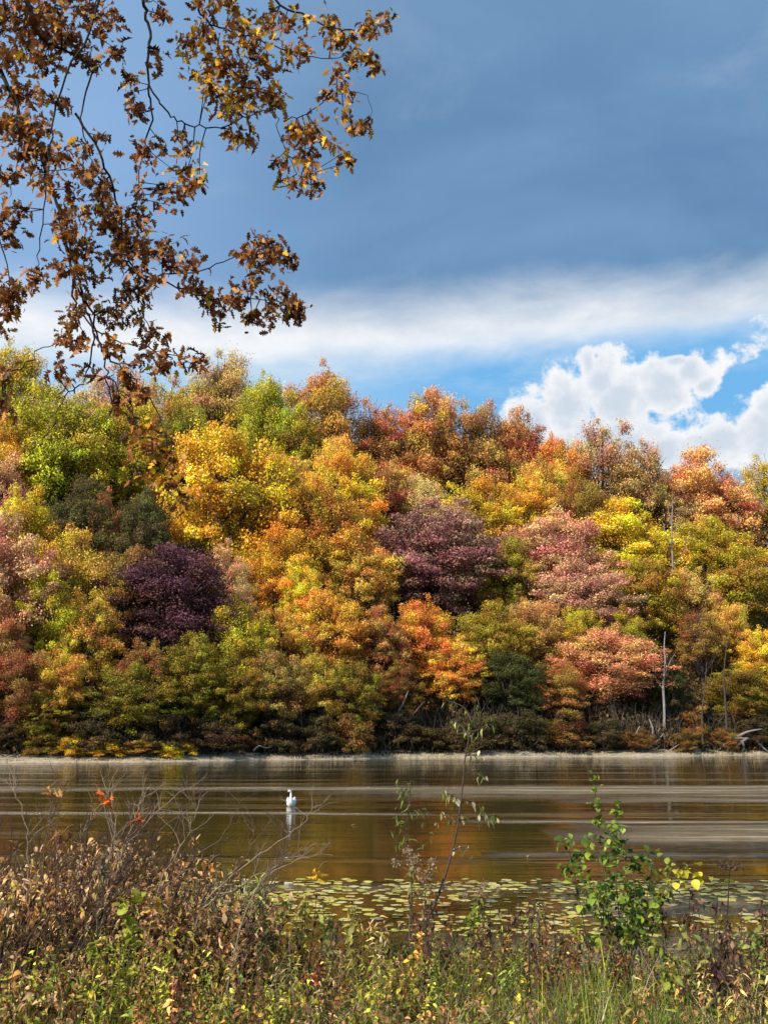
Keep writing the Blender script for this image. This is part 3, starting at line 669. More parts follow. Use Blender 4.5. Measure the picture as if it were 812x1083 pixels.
# brown leaved thicket at left
LS=[(10,7.2,'brown-leaved shrub cut by the left edge of the near bank',1.15),(48,6.4,'curled brown-leaved shrub second from the left edge of the near bank',1.0),
    (88,7.4,'brown-leaved shrub standing behind the lowest twigs, left of the orange leaf',1.1),(122,6.5,'brown-leaved shrub under the hanging orange leaf',0.95),
    (160,7.3,'reddish brown-leaved shrub in the middle of the left thicket',0.98),(196,6.6,'low brown-leaved shrub, near the right end of the thicket',0.78),
    (236,7.2,'smallest brown-leaved shrub at the right end of the thicket',0.72),(-30,6.2,'brown-leaved shrub just outside the left edge',1.1),(20,5.4,'short brown-leaved shrub nearest the camera at left',0.62)]
for px,Y,lab,h in LS:
    pl=Plant(); b=ground_at(px,Y)
    for k in range(20):
        s0=b+np.array((rng.uniform(-.22,.22),rng.uniform(-.25,.25),0)); d=(rng.normal()*.25+.34,rng.normal()*.2,1)
        grow(pl,s0,d,h*rng.uniform(.75,1.1),.0065,1,RSTEM,nb=5,spread=.5,curve=.07,up=.02,sides=4)
    zlim=b[2]+h*0.80
    add_leaves(pl,OVATE+LANCE,900,.045,BRN,.03,0.6,sel=lambda q:q[2]<zlim)
    if px in(122,160): add_leaves(pl,ROUND,60,.06,[(.3,.33,.05),(.45,.4,.05)],.04,0.2,sel=lambda q:q[2]<zlim-.3)
    finish(pl,'brown_shrub',lab,'shrub',b,'brown-leaved shrubs in the left thicket')
# bare twiggy shrubs
TW=[(20,6.3,'bare grey twigs rising highest at the left edge',1.05,.05),(70,6.0,'bare twig bush holding an orange leaf above the thicket',1.12,.25),(150,6.4,'bare twig bush leaning right with its tip over the dark water',1.12,.55),
    (195,6.2,'pale bare twig bush leaning toward the swan reflection',0.92,.75),(232,5.9,'low pale bare twig bush right of the thicket',0.72,.7),(110,5.6,'bare dark-stemmed bush crossing the middle of the thicket',0.85,.5)]
TL=[([[(18,1010),(30,930),(28,870),(8,822)],[(18,1010),(48,900),(60,850),(74,824)]],6.3,'bare twig bush rising highest at the left edge'),
 ([[(70,1020),(84,920),(98,860),(128,828)],[(70,1020),(62,910),(54,860),(62,832)],[(84,960),(120,890),(118,845)]],6.1,'bare twig bush holding an orange leaf above the thicket'),
 ([[(96,1030),(118,930),(158,868),(216,822)],[(110,960),(150,900),(190,862),(204,838)],[(100,1000),(130,900),(150,850),(160,842)]],6.4,'pale bare twig bush with one long tip leaning right over the dark water'),
 ([[(140,1030),(170,940),(200,880),(212,842)],[(150,990),(200,915),(240,880),(252,846)]],6.2,'bare twig bush just left of the swan, below the long leaning tip'),
 ([[(176,1040),(215,960),(275,905),(322,868),(330,850)],[(190,1010),(240,930),(262,900),(270,872)],[(215,960),(280,920),(345,892)]],6.0,'pale bare twig bush leaning toward the swan reflection'),
 ([[(222,1030),(262,960),(300,915),(352,905)],[(240,1000),(285,940),(300,905),(304,880)]],5.9,'low pale bare twig bush nearest the lily pads at left'),
 ([[(40,1060),(90,990),(150,930),(230,890)],[(60,1040),(110,950),(140,905)],[(20,1050),(40,980),(90,930),(130,890)]],5.6,'bare dark-stemmed bush crossing the middle of the thicket')]
for q_,(lines,Y,lab) in enumerate(TL):
    pl=Plant(); b=None
    for li,l in enumerate(lines):
        P=P2(l,Y+rng.normal()*.12+np.linspace(0,.2,len(l)))
        if li==0 or l[0]==lines[0][0]: P[0][2]=gz(P[0][0],P[0][1])-.02
        if b is None: b=P[0].copy()
        S=smooth(P,6); S[1:-1]+=rng.normal(size=(len(S)-2,3))*.008; c=(.09,.06,.045) if q_==6 else ((.36,.27,.19) if li%2==0 else (.17,.11,.08))
        pl.st.tube(S,.0052,.0013,5,c=c)
        for k in range(13):
            i=rng.integers(4,len(S)-1); d=S[i]-S[i-1]; d/=np.linalg.norm(d); sd=rdir(1)[0]; sd[1]*=.4; sd-=d*(sd@d); sd/=np.linalg.norm(sd)
            grow(pl,S[i],d+sd*rng.uniform(.5,1.1)+np.array((0,0,.15)),rng.uniform(.08,.24),.0023,1,c,nb=3,spread=.8,curve=.16,up=.02,sides=3,tip=.5)
    finish(pl,'bare_twig_bush',lab,'bush',b,'bare twig bushes on the left of the near bank',stem='twigs')
# single caught leaves
for px,py,Y,c,s_,lab in((111,842,6.2,(.75,.18,.03),0.068,'vivid orange curled leaf caught on a bare twig above the thicket'),(55,832,6.2,(.62,.33,.10),0.056,'tan-orange leaf caught on the twigs near the left edge'),
    (148,862,6.3,(.42,.12,.04),0.056,'rusty curled leaf caught on a twig left of the swan'),(337,919,6.3,(.85,.48,.04),0.056,'golden leaf caught on the low twigs below the swan'),(166,953,6.0,(.85,.45,.05),0.056,'golden leaf deep in the brown thicket'),
    (222,912,6.3,(.70,.33,.08),0.050,'orange leaf at the right end of the thicket top'),(68,880,6.2,(.3,.1,.06),0.056,'dark red leaf cluster on the left twigs')):
    p=pt(px,py,Y); mb=MB(); n=4
    mb.scatter(OAK[2],rng.normal(size=(n,3))*.018,rots(rng.uniform(0,6.3,n),rng.uniform(-2.2,-.9,n),rng.normal(size=n)*.6),np.full(n,s_),np.array([c]*n)*rng.uniform(.7,1.2,(n,1)))
    q=MB(); q.tube(np.array([(0.0,0,0),(.02,.01,.03),(.05,.02,.04)]),.003,.002,4,c=(.3,.2,.1)); mb.V+=q.V; mb.Q.append(q.Q[0]+mb.n); mb.C.append(q.C[0]*1.0); mb.n+=q.n
    o=mb.obj('caught_leaf',M_leaf); o.location=tuple(p); tag(o,lab,'leaf')
# tall leaning sapling
def stem_plant(pts, Y, r, twigs, leafspec, name, label, cat, col=(.12,.08,.06), group=None):
    pl=Plant(); P=P2(pts,Y); b=P[0].copy(); g=float(gz(b[0],b[1]))-.02
    P[0][2]=g; b=P[0]; P=smooth(P,6); pl.st.tube(P,r,r*.25,6,c=col)
    for i in range(3,len(P)): pl.nodes.append((P[i],P[i]-P[i-1],3))
    for tw in twigs:
        Ys=np.linspace(Y,Y+rng.normal()*.15,len(tw)); T=smooth(P2(tw,Ys),4); pl.st.tube(T,r*.45,r*.15,4,c=col)
        for i in range(1,len(T)): pl.nodes.append((T[i],T[i]-T[i-1],0))
    for sp in leafspec: add_leaves(pl,*sp[:-1],**sp[-1])
    return finish(pl,name,label,cat,b,group)
YG=[(.22,.28,.05),(.33,.34,.07),(.45,.42,.2),(.16,.22,.05)]
stem_plant([(424,1040),(440,1000),(462,950),(478,900),(487,850),(492,800),(500,762)],6.8,.011,
  [[(487,850),(478,842),(468,838)],[(490,820),(505,815),(508,825)],[(492,800),(510,790),(509,800)],[(496,780),(488,768),(478,760)],[(496,775),(512,768),(516,752)],[(483,870),(470,862),(462,870)],[(478,900),(492,896),(500,910)],[(499,765),(490,748),(470,740)],[(488,845),(505,850),(512,862)],[(484,868),(508,864),(525,862)],[(499,765),(506,745),(502,735)]],
  [(LANCE,80,.065,YG,.012,1.3,dict(depthmax=0)),(OVATE,26,.04,[(.55,.5,.38),(.5,.42,.25)],.012,1.2,dict(depthmax=0))],
  'sapling','tall thin sapling leaning right in front of the water with drooping leaves','sapling')
stem_plant([(436,1040),(436,980),(434,920),(430,880),(433,850),(434,825)],7.2,.006,
  [[(430,880),(422,868),(420,858)],[(432,862),(444,858),(450,868)],[(433,850),(426,840),(424,830)],[(434,905),(446,895),(453,885)],[(432,890),(420,888),(414,880)]],
  [(LANCE,90,.05,[(.13,.18,.04),(.2,.24,.05)],.015,.5,dict(depthmax=3,sel=lambda q:q[2]>1.75))],'sapling','thin green sapling just left of the tall leaning one','sapling')
# leafy green bush
pl=Plant(); b=ground_at(650,6.6)
DG=[(.10,.18,.03),(.17,.27,.04),(.28,.37,.05),(.06,.11,.025)]
tips=[(628,826),(652,852),(600,890),(612,905),(690,912),(700,940),(668,905),(640,900),(664,935),(632,930),(655,880),(694,955),(618,940)]
for tx,ty in tips:
    e=pt(tx,ty,6.6+rng.normal()*.2); s0=b+np.array((rng.normal()*.05,rng.normal()*.05,0)); mid=s0*.5+e*.5+np.array((-.12*np.sign(e[0]-b[0])*0.2,0,-.02))+rng.normal(size=3)*.03
    T=smooth(np.array([s0,mid,e]),7); pl.st.tube(T,.006,.0018,5,c=(.14,.09,.06))
    tall=ty<860
    for i in range(5 if not tall else 3,len(T)):
        pl.nodes.append((T[i],T[i]-T[i-1],1 if tall else 0))
        if not tall and i%3==0: grow(pl,T[i],(rng.normal(),rng.normal(),.4),.16,.002,0,(.12,.09,.05),sides=3)
add_leaves(pl,ROUND,760,.042,DG,.02,.1,sel=lambda q:q[2]>1.3)
add_leaves(pl,OVATE,120,.055,[(.28,.32,.05),(.4,.42,.08)],.02,.1,sel=lambda q:q[2]>1.2)
add_leaves(pl,ROUND,60,.032,[(.2,.3,.04),(.3,.38,.06)],.008,.0,sel=lambda q:q[2]>1.95)
finish(pl,'green_bush','leafy green bush with upright tips standing before the water at right','bush',b)
# yellow leaved weed to its right
stem_plant([(672,1030),(690,985),(700,945),(712,912)],6.4,.005,[[(700,945),(720,920),(735,914)],[(704,932),(718,934),(733,932)],[(705,930),(690,920),(690,898)],[(712,925),(740,925),(768,935)]],
  [(ROUND,34,.055,[(.55,.55,.06),(.65,.6,.08)],.012,.1,dict(depthmax=0))],'yellow_weed','weed with bright yellow leaves right of the green bush','weed',(.2,.16,.07))
# withered plant with round seed head
pl=Plant(); Y=6.1; P=P2([(752,1062),(757,1030),(766,1000),(769,960),(771,918)],Y); P[0][2]=gz(P[0][0],Y)-.02; b=P[0].copy(); P=smooth(P,6); pl.st.tube(P,.006,.003,6,c=(.07,.045,.04))
hd=P[-1]
for k in range(44):
    d=rdir(1)[0]; d[2]=abs(d[2])*.9-.1; e=hd+d*rng.uniform(.04,.075); pl.st.tube(np.array([hd,(hd+e)/2+rng.normal(size=3)*.006,e]),.0014,.001,3,c=(.16,.10,.07))
    pl.lf.scatter(OVATE[1],[e]*4,rots(rng.uniform(0,6,4),rng.uniform(0,6,4),np.zeros(4)),np.full(4,.014),[(.16,.10,.07)]*4)
for i in range(3,len(P)-6): pl.nodes.append((P[i],P[i]-P[i-1],0))
add_leaves(pl,OVATE,16,.05,[(.07,.035,.03),(.10,.06,.05)],.01,1.8); pl.nodes=pl.nodes[:5]; add_leaves(pl,OVATE,60,.06,[(.05,.03,.035),(.09,.05,.05)],.035,1.2)
finish(pl,'withered_plant','dark withered plant with a round seed head near the right edge','plant',b)
# fluffy seed plant in the middle
def fluffy(px,py,pb,Y,label,s_=1.0):
    pl=Plant(); P=P2([(pb,1040),((px+pb)/2,(py+1010)/2),(px,py+14),(px,py)],Y); P[0][2]=gz(P[0][0],Y)-.02; b=P[0].copy(); P=smooth(P,6); pl.st.tube(P,.005,.002,5,c=(.2,.15,.09))
    heads=[]
    for k in range(5):
        e=P[-1]+np.array((rng.normal()*.05,rng.normal()*.03,rng.uniform(-.13,.03)))*s_; a=P[-rng.integers(3,9)]; pl.st.tube(np.array([a,(a+e)/2,e]),.002,.0012,3,c=(.2,.15,.1))
        n=90; q=e+rng.normal(size=(n,3))*.013*s_; hm=MB(); heads.append(hm); hm.scatter(FLECK,q,rots(rng.uniform(0,6,n),rng.uniform(0,6,n),np.zeros(n)),rng.uniform(.007,.016,n),np.array([(.55,.38,.24)]*n)*rng.uniform(.6,1.2,(n,1)))
    for i in range(4,len(P)-4): pl.nodes.append((P[i],P[i]-P[i-1],0))
    add_leaves(pl,LANCE,40,.06,[(.2,.2,.06),(.28,.2,.09)],.005,.6)
    o=finish(pl,'fluffy_seed_plant',label,'plant',b,'fluffy seeded stalks on the near bank')
    for hm in heads: hm.V=[v-b for v in hm.V]; link('seed_head',hm.mesh('seed_head',M_leaf),o)
fluffy(438,905,430,6.5,'fluffy tan seed heads crossing the base of the leaning sapling',1.1)
fluffy(452,915,445,6.7,'second fluffy seed stalk just right of the tan one at the sapling')
fluffy(508,938,512,6.9,'small fluffy seed stalk right of the sapling base',.8)
fluffy(108,905,100,6.0,'pale fluffy seed stalk inside the brown thicket',.8)
# leafy weeds standing above the grass
def weed(px,top,Y,label,cols,tm,n,size,lean=0,col=(.16,.13,.06),droop=.3,name='leafy_weed',cat='weed',group=None,branch=2):
    pl=Plant(); b=ground_at(px,Y); e=pt(px+lean,top,Y); mid=(b+e)/2+rng.normal(size=3)*.03; P=smooth(np.array([b,mid,e]),8); pl.st.tube(P,.005,.002,5,c=col)
    for i in range(3,len(P)): pl.nodes.append((P[i],P[i]-P[i-1],0))
    L=np.linalg.norm(e-b)
    for k in range(branch):
        i=rng.integers(5,13); grow(pl,P[i],(rng.normal()*.7,rng.normal()*.5,.9),L*.28,.003,0,col,sides=4)
    add_leaves(pl,tm,n,size,cols,.012,droop); return finish(pl,name,label,cat,b,group)
weed(560,955,7.0,'green drooping leafy weed left of the green bush',[(.12,.2,.05),(.2,.28,.07)],LANCE,90,.08,4)
weed(572,935,7.4,'taller thin weed behind the drooping leafy one',[(.25,.26,.08),(.3,.2,.1)],LANCE,60,.06,-2)
weed(497,955,7.3,'yellow-green weed standing right of the sapling base',[(.32,.34,.06),(.2,.25,.05)],OVATE,70,.06,6)
weed(345,960,6.8,'pale green weed left of the dark stalks in the middle',[(.3,.34,.08),(.2,.25,.06)],OVATE,90,.05,-4)
weed(258,935,6.9,'grey-green weed at the right end of the brown thicket',[(.22,.28,.12),(.3,.34,.16)],LANCE,110,.06,4)
weed(232,950,6.5,'low grey-green weed inside the right end of the thicket',[(.2,.26,.1),(.28,.3,.14)],LANCE,110,.06,-4)
weed(296,958,6.9,'broad pale weed below the swan reflection',[(.3,.34,.12),(.38,.36,.1)],OVATE,80,.05,3)
weed(720,985,6.2,'grey-green weed between the green bush and the withered plant',[(.2,.26,.09),(.3,.32,.1)],OVATE,80,.05,2)
weed(795,990,6.0,'green weed at the right edge of the near bank',[(.2,.26,.07),(.3,.32,.08)],OVATE,90,.05,4)
weed(690,1000,5.7,'yellow-green weed low in front of the green bush',[(.3,.33,.06),(.2,.26,.05)],OVATE,90,.05,2)
weed(140,950,5.9,'yellow-green leafy weed glowing in front of the brown thicket',[(.42,.44,.06),(.3,.34,.05)],ROUND,70,.055,6)
weed(92,1000,5.5,'yellow-green weed low at left in front of the thicket',[(.36,.38,.06),(.3,.34,.05)],OVATE,60,.05,3)
weed(186,1020,5.4,'dusty red-leaved weed low left of the middle',[(.4,.12,.1),(.3,.16,.1)],OVATE,60,.05,3)
weed(335,1022,5.9,'crimson-leaved weed low in the middle grass',[(.45,.06,.06),(.35,.08,.08)],OVATE,34,.045,3,branch=1)
weed(272,940,6.6,'tall olive weed beside the twigs that lean toward the swan reflection',[(.36,.36,.1),(.26,.28,.08)],LANCE,150,.06,6)
weed(318,948,6.9,'golden-green weed under the golden caught leaf',[(.5,.46,.1),(.36,.36,.1)],OVATE,120,.05,5)
weed(376,962,6.6,'olive-gold weed between the golden caught leaf and the sapling',[(.5,.42,.1),(.3,.3,.08)],OVATE,110,.05,-3)
weed(404,975,6.3,'pale tan weed just left of the sapling base',[(.6,.46,.26),(.46,.32,.16)],LANCE,120,.05,3)
for k,(px,py,Y) in enumerate([(560,1060,5.6),(592,1052,5.7),(628,1066,5.5),(300,1066,5.5),(342,1060,5.6),(268,1050,5.8),(410,1072,5.4),(470,1064,5.6),(690,1066,5.5),(750,1072,5.4),(60,1074,5.4),(150,1070,5.4),(212,1064,5.5),(520,1076,5.35),(790,1060,5.6)]):
    p=ground_at(px,Y); mb=MB(); m=90; a=rng.uniform(0,6.3,m); bi=rng.integers(2,5,m); pale=k in(0,2,3,7); cs=np.array([(.72,.62,.42),(.55,.46,.26),(.3,.34,.1)] if pale else [(.22,.28,.08),(.34,.36,.12),(.5,.42,.22)])[rng.integers(0,3,m)]*rng.uniform(.7,1.2,(m,1))
    Pp=np.stack([rng.normal(size=m)*.035,rng.normal(size=m)*.035,np.zeros(m)],-1); Rr=rots(a,rng.normal(size=m)*.3,rng.normal(size=m)*.3); Ss=np.stack([rng.uniform(.006,.011,m),rng.uniform(.3,.6,m),rng.uniform(.16,.38,m)],-1)
    for b in (2,3,4): q=bi==b; mb.scatter(BLADES[b],Pp[q],Rr[q],Ss[q],cs[q])
    o=mb.obj('grass_tuft',M_grass); o.location=tuple(p); tag(o,'tuft of arching pale straw blades low on the near bank' if pale else 'tuft of arching green blades low on the near bank','grass tuft','pale arching grass tufts' if pale else 'green arching grass tufts')
# dark dry stalks, all alike
for k in range(84):
    px=rng.uniform(255,812) if k>8 else rng.uniform(-10,260); Y=rng.uniform(5.6,8.2); top=rng.uniform(945,1010) if k>3 else rng.uniform(925,945)
    pl=Plant(); b=ground_at(px,Y); e=pt(px+rng.normal()*8,top,Y); P=smooth(np.array([b,(b+e)/2+rng.normal(size=3)*.025,e]),6); pl.st.tube(P,.0045,.002,4,c=(.10,.065,.045))
    for i in range(3,len(P)): pl.nodes.append((P[i],P[i]-P[i-1],0))
    for q in range(3): grow(pl,P[rng.integers(5,11)],(rng.normal()*.5,rng.normal()*.5,.9),.12,.002,0,(.12,.08,.05),sides=3)
    add_leaves(pl,OVATE,26,.035,[(.15,.085,.06),(.1,.05,.045),(.26,.17,.1)],.008,1.0)
    finish(pl,'dry_stalk','dark dry weed stalk with shrivelled leaves in the near bank grass','weed',b,'dark dry stalks on the near bank',stem='stem')
# low mixed herbs (uncountable)
mb=MB(); n=12000; x,y=frust_xy(n,2.4,9.3,pw=.8); g=gz(x,y); ok=g>0.03; x,y,g=x[ok],y[ok],g[ok]; n=len(x)
tone=vnoise(x,y,1.1,31)+rng.normal(size=n)*.4
hmax=np.clip(.36+.16*vnoise(x,y,1.8,33),.1,.5)+np.where(x<-0.12*y,.12,0); z=g+rng.random(n)**.7*hmax
A_=np.array([(.2,.25,.04),(.34,.38,.05),(.52,.48,.07),(.10,.14,.03)])[rng.integers(0,4,n)]; B_=np.array([(.52,.28,.12),(.26,.13,.07),(.62,.44,.24),(.55,.40,.08)])[rng.integers(0,4,n)]
c=np.where((tone>.12)[:,None],B_,A_)*rng.uniform(.6,1.3,(n,1)); bi=rng.integers(0,6,n); R=rots(rng.uniform(0,6.3,n),rng.normal(size=n)*.9,rng.normal(size=n)*.8); S=rng.uniform(.012,.038,n); S=np.where(bi>2,S*1.5,S)
for b in range(6): s_=bi==b; mb.scatter((OVATE+LANCE+[OAK[2]])[b],np.stack([x,y,z],-1)[s_],R[s_],S[s_],c[s_])
for (tm,cols_,m,hl,hm) in ((OVATE,[(.34,.17,.07),(.16,.07,.04),(.5,.28,.10)],950,.25,.55),(LANCE,[(.22,.28,.05),(.34,.36,.06),(.14,.19,.04)],850,.2,.5),(OVATE,[(.5,.46,.07),(.4,.4,.06),(.3,.34,.06)],620,.2,.45),(ROUND,[(.62,.5,.08),(.55,.3,.08),(.16,.22,.04)],260,.15,.4),(LANCE,[(.58,.42,.18),(.42,.27,.10),(.66,.52,.28)],600,.2,.5)):
    sd=int(hl*100+cols_[0][0]*1000); x,y=frust_xy(m*3,3.6,9.0,pw=.85); kp=vnoise(x,y,1.9,sd)+rng.normal(size=len(x))*.25>.28; x,y=x[kp][:m],y[kp][:m]; m=len(x)
    g=gz(x,y); H_=rng.uniform(hl,hm,m)*np.clip(1+.55*vnoise(x,y,2.7,sd+1),.45,1.75)*np.interp(y,[6.2,8.2],[1,.6]); ln=rng.normal(size=(m,2))*.09+np.array((.04,0)); cc=np.array(cols_)[rng.integers(0,len(cols_),m)]*np.array((1.28,1.2,1.0))*np.exp(rng.normal(size=(m,1))*.45-.12); q_=32
    for k in range(m):
        if g[k]>0.02:
            e=np.array((x[k]+ln[k,0],y[k]+ln[k,1],g[k]+H_[k])); mb.tube(np.array([(x[k],y[k],g[k]-.02),(x[k]+ln[k,0]*.3,y[k]+ln[k,1]*.3,g[k]+H_[k]*.55),e]),.003,.0015,3,c=cc[k]*.5)
    keep=g>0.02; x,y,g,H_,ln,cc=x[keep],y[keep],g[keep],H_[keep],ln[keep],cc[keep]; m=len(x)
    t=rng.uniform(.25,1.05,(m,q_)); P=np.stack([x[:,None]+ln[:,:1]*t**1.6,y[:,None]+ln[:,1:]*t**1.6,g[:,None]+H_[:,None]*t],-1)+rng.normal(size=(m,q_,3))*.018
    D=rdir(m*q_); D[:,2]=D[:,2]*.4+rng.normal(size=m*q_)*.3; S=(rng.uniform(.022,.05,(m,q_))*(1.25-.6*t)).ravel()*(1.6 if tm is LANCE else 1)
    c=np.repeat(cc,q_,0)*np.exp(rng.normal(size=(m*q_,1))*.38-.1); bi=rng.integers(0,len(tm),m*q_); Rr=frames(D,rng.uniform(-.8,.8,m*q_)); P=P.reshape(-1,3)
    for b in range(len(tm)): s_=bi==b; mb.scatter(tm[b],P[s_],Rr[s_],S[s_],c[s_])
n=5000; x,y=frust_xy(n,2.4,9.0); g=gz(x,y)
for k in range(n):
    if g[k]<0.03: continue
    h=rng.uniform(.15,.5); l=rng.normal(size=2)*.12; cc=np.array(DRY[rng.integers(0,4)] if rng.random()<.6 else (.12,.08,.06))*.8; mb.tube(np.array([(x[k],y[k],g[k]),(x[k]+l[0]*.4,y[k]+l[1]*.4,g[k]+h*.6),(x[k]+l[0],y[k]+l[1],g[k]+h)]),.0025,.001,3,c=cc)
tag(mb.obj('low_weeds',M_leaf),'mixed low green and brown weeds filling the near bank','weeds',kind='stuff')

# ------------------------------------------------------------------ overhanging oak at upper left
def overhang():
    Y0=8.6; loc=np.array((-6.6,7.6,float(gz(-6.6,7.6)))); o=thing('oak_tree','oak with brown and golden leaves hanging its twigs into the top left of the view','tree',loc)
    st=MB(); lf=MB(); tw=MB(); C=(.05,.036,.03)
    T=smooth(np.array([loc+(0,0,-.2),loc+(.1,0,2),loc+(.0,.1,4.5),loc+(.25,.3,7),loc+(.2,.5,9.5),loc+(.5,.5,12)]),5); st.tube(T,.34,.09,12,c=(1.2,1,.9)); 
    segs=[]
    def br(pxs,Ys,r0,r1,start=None):
        P=P2(pxs,np.linspace(Ys[0],Ys[1],len(pxs)))
        if start is not None: P=np.vstack([start,P])
        S=smooth(P,6); S[1:-1]+=rng.normal(size=(len(S)-2,3))*.012; tw.tube(S,r0,r1,6,c=C); segs.append(S); return S
    up=T[18]
    hub=pt(120,-190,8.4)
    L1=smooth(np.array([T[14],(T[14]+hub)/2+(0,0,.5),hub]),6); st.tube(L1,.13,.06,9); segs_l=[L1]
    h2=pt(300,-150,8.8); L2=smooth(np.array([L1[-4],(L1[-4]+h2)/2+(0,0,.25),h2]),5); st.tube(L2,.06,.03,8)
    h3=pt(-60,-120,8.2); L3=smooth(np.array([T[11],(T[11]+h3)/2+(0,0,.4),h3]),5); st.tube(L3,.09,.04,8)
    br([(130,-60),(150,0),(158,32),(156,80),(160,120),(150,165),(146,210)],(8.5,8.8),.022,.004,hub)
    br([(10,-60),(32,10),(48,42),(95,70),(86,127),(98,170)],(8.2,8.5),.02,.004,h3)
    br([(190,-60),(207,0),(222,26),(240,65),(252,100)],(8.6,8.9),.018,.004,hub)
    br([(270,-60),(290,0),(335,22),(370,32),(412,28)],(8.8,9.2),.018,.003,h2)
    br([(158,90),(178,118),(200,132),(240,132),(285,118),(300,155),(318,188)],(8.6,9.0),.009,.003)
    br([(300,128),(330,118),(352,100),(385,98),(392,125)],(8.9,9.1),.006,.002)
    br([(-40,-30),(0,70),(26,132),(53,190),(69,254),(85,307),(106,360),(114,410),(122,452)],(8.2,8.5),.024,.004,h3)
    br([(69,254),(84,290),(92,330),(110,372),(140,402),(168,440),(184,500)],(8.4,8.2),.014,.003)
    br([(60,215),(75,270),(80,320),(98,350),(90,400),(70,420),(45,470)],(8.3,8.0),.012,.003)
    br([(80,120),(110,170),(125,220),(143,286),(206,288),(249,270),(300,262)],(8.5,8.9),.012,.003)
    br([(150,286),(196,306),(240,318),(280,316),(318,330)],(8.7,8.9),.008,.003)
    br([(110,-60),(100,20),(60,110),(52,180),(42,262),(38,300)],(8.0,8.2),.014,.003,hub)
    br([(-50,180),(-10,230),(10,290),(4,340)],(8.2,8.2),.012,.003,h3)
    br([(-40,40),(10,90),(20,160),(10,210)],(8.1,8.2),.012,.003,h3)
    br([(222,26),(262,40),(300,52),(340,62),(392,60)],(8.7,9.1),.009,.003)
    br([(98,350),(130,362),(170,372),(212,388)],(8.4,8.5),.007,.003)
    br([(143,286),(150,330),(165,362),(160,390)],(8.6,8.6),.006,.002)
    br([(114,400),(140,430),(150,470),(190,520)],(8.3,8.2),.007,.002)
    br([(-20,330),(20,390),(40,370),(80,360)],(7.9,8.1),.008,.003,h3)
    A=np.vstack(segs)
    blobs=[(10,8,26,60),(45,12,24,45),(85,8,24,40),(15,50,26,55),(50,55,24,45),(75,38,20,34),(110,22,22,34),(20,95,24,50),(8,140,26,55),(40,130,20,36),(30,165,22,44),(60,100,18,22),(98,60,18,22),(120,52,16,16),
     (5,180,16,22),(48,165,18,26),(70,180,24,48),(100,200,24,50),(70,215,22,45),(110,230,22,45),(85,250,20,40),(130,250,20,36),(150,215,18,28),(190,205,20,42),(208,188,14,20),(188,180,12,12),(150,160,18,24),(180,150,12,14),(196,160,12,14),
     (135,120,16,20),(130,90,14,14),(165,62,12,12),(200,40,24,46),(228,70,26,62),(250,45,26,56),(275,70,26,60),(262,100,24,52),(235,108,20,38),(222,95,16,26),(290,95,20,34),(285,30,22,34),(305,60,20,30),(320,25,18,22),
     (345,20,18,28),(370,40,18,34),(392,30,16,30),(410,22,10,14),(380,58,18,30),(395,68,12,16),(360,80,12,14),(345,98,10,10),(370,108,16,22),(388,125,12,16),(375,140,10,9),(250,140,16,24),(262,152,12,14),
     (322,135,22,50),(330,158,16,26),(322,186,18,36),(345,150,12,14),(360,168,14,16),(292,172,12,14),(300,190,8,6),(30,20,20,30),(0,215,20,26),(15,225,12,12),(14,250,14,16),(35,290,18,26),(60,290,16,22),(8,300,16,26),(20,318,16,22),(0,335,16,18),
     (90,285,20,36),(120,275,22,44),(150,262,22,44),(140,298,20,32),(170,270,20,34),(195,285,18,26),(205,300,16,20),(225,310,18,24),(232,330,12,12),(252,318,18,28),(260,270,18,26),(275,258,18,26),(292,262,18,32),(302,275,14,22),(275,290,10,8),
     (285,325,20,40),(305,320,18,34),(315,335,12,14),(270,335,10,8),(115,320,18,22),(130,335,16,16),(70,340,16,22),(80,355,12,12),(160,360,22,30),(185,372,18,24),(205,385,16,16),(175,388,14,14),(130,372,16,18),(155,330,12,10),
     (60,385,14,12),(5,400,18,22),(10,425,14,12),(130,405,14,14),(150,420,16,20),(120,430,12,10),(170,455,18,24),(150,470,16,20),(185,480,14,14),(175,510,16,16),(190,530,10,7),(140,455,12,12),(60,360,12,8),(100,395,10,8),(148,500,14,10),
     (225,12,26,40),(250,8,22,30),(170,10,16,14),(160,300,12,8),(90,150,12,8),(110,140,10,6)]
    pos=[];dirs=[];cols=[]
    GB=[(.40,.145,.04),(.52,.20,.045),(.14,.05,.022),(.62,.29,.07),(.28,.10,.03)]; GY=[(.82,.46,.03),(.86,.56,.04),(.75,.36,.03)]  # GY: golden colours painting the look of backlit leaves
    for (bx,by,br_,cnt) in blobs:
        cnt=int(cnt*(1.0 if by>350 else 1))
        c=pt(bx,by,8.55); k=np.argmin(((A-c)**2)[:,[0,2]].sum(1)); c=pt(bx,by,A[k][1]+rng.normal()*.12)
        rad=br_*8.5/F
        for _ in range(max(2,int(cnt/8))):
            q=c+rng.normal(size=3)*rad*.45; k=np.argmin(((A-q)**2).sum(1)); a=A[k]
            d=q-a; mid=(a+q)/2+rng.normal(size=3)*.03*max(np.linalg.norm(d),.2); S=smooth(np.array([a,mid,q]),4); tw.tube(S,.006,.003,4,c=C)
            gy=0.62 if (200<bx<270 and 60<by<125) or (90<bx<150 and 455<by<480) else (.36 if bx>180 and by<200 or by>430 else .06)
            for _ in range(int(cnt/max(2,int(cnt/8))*1.9)+2):
                s_=q+(rng.normal(size=3)*rad*.38 if rng.random()<.8 else (S[rng.integers(3,len(S))]-q)); pos.append(s_); dd=rdir(1)[0]; dd[2]-=.5; dirs.append(dd)
                pal=GY if rng.random()<gy else GB; cols.append(np.array(pal[rng.integers(0,len(pal))])*rng.uniform(.5,1.3))
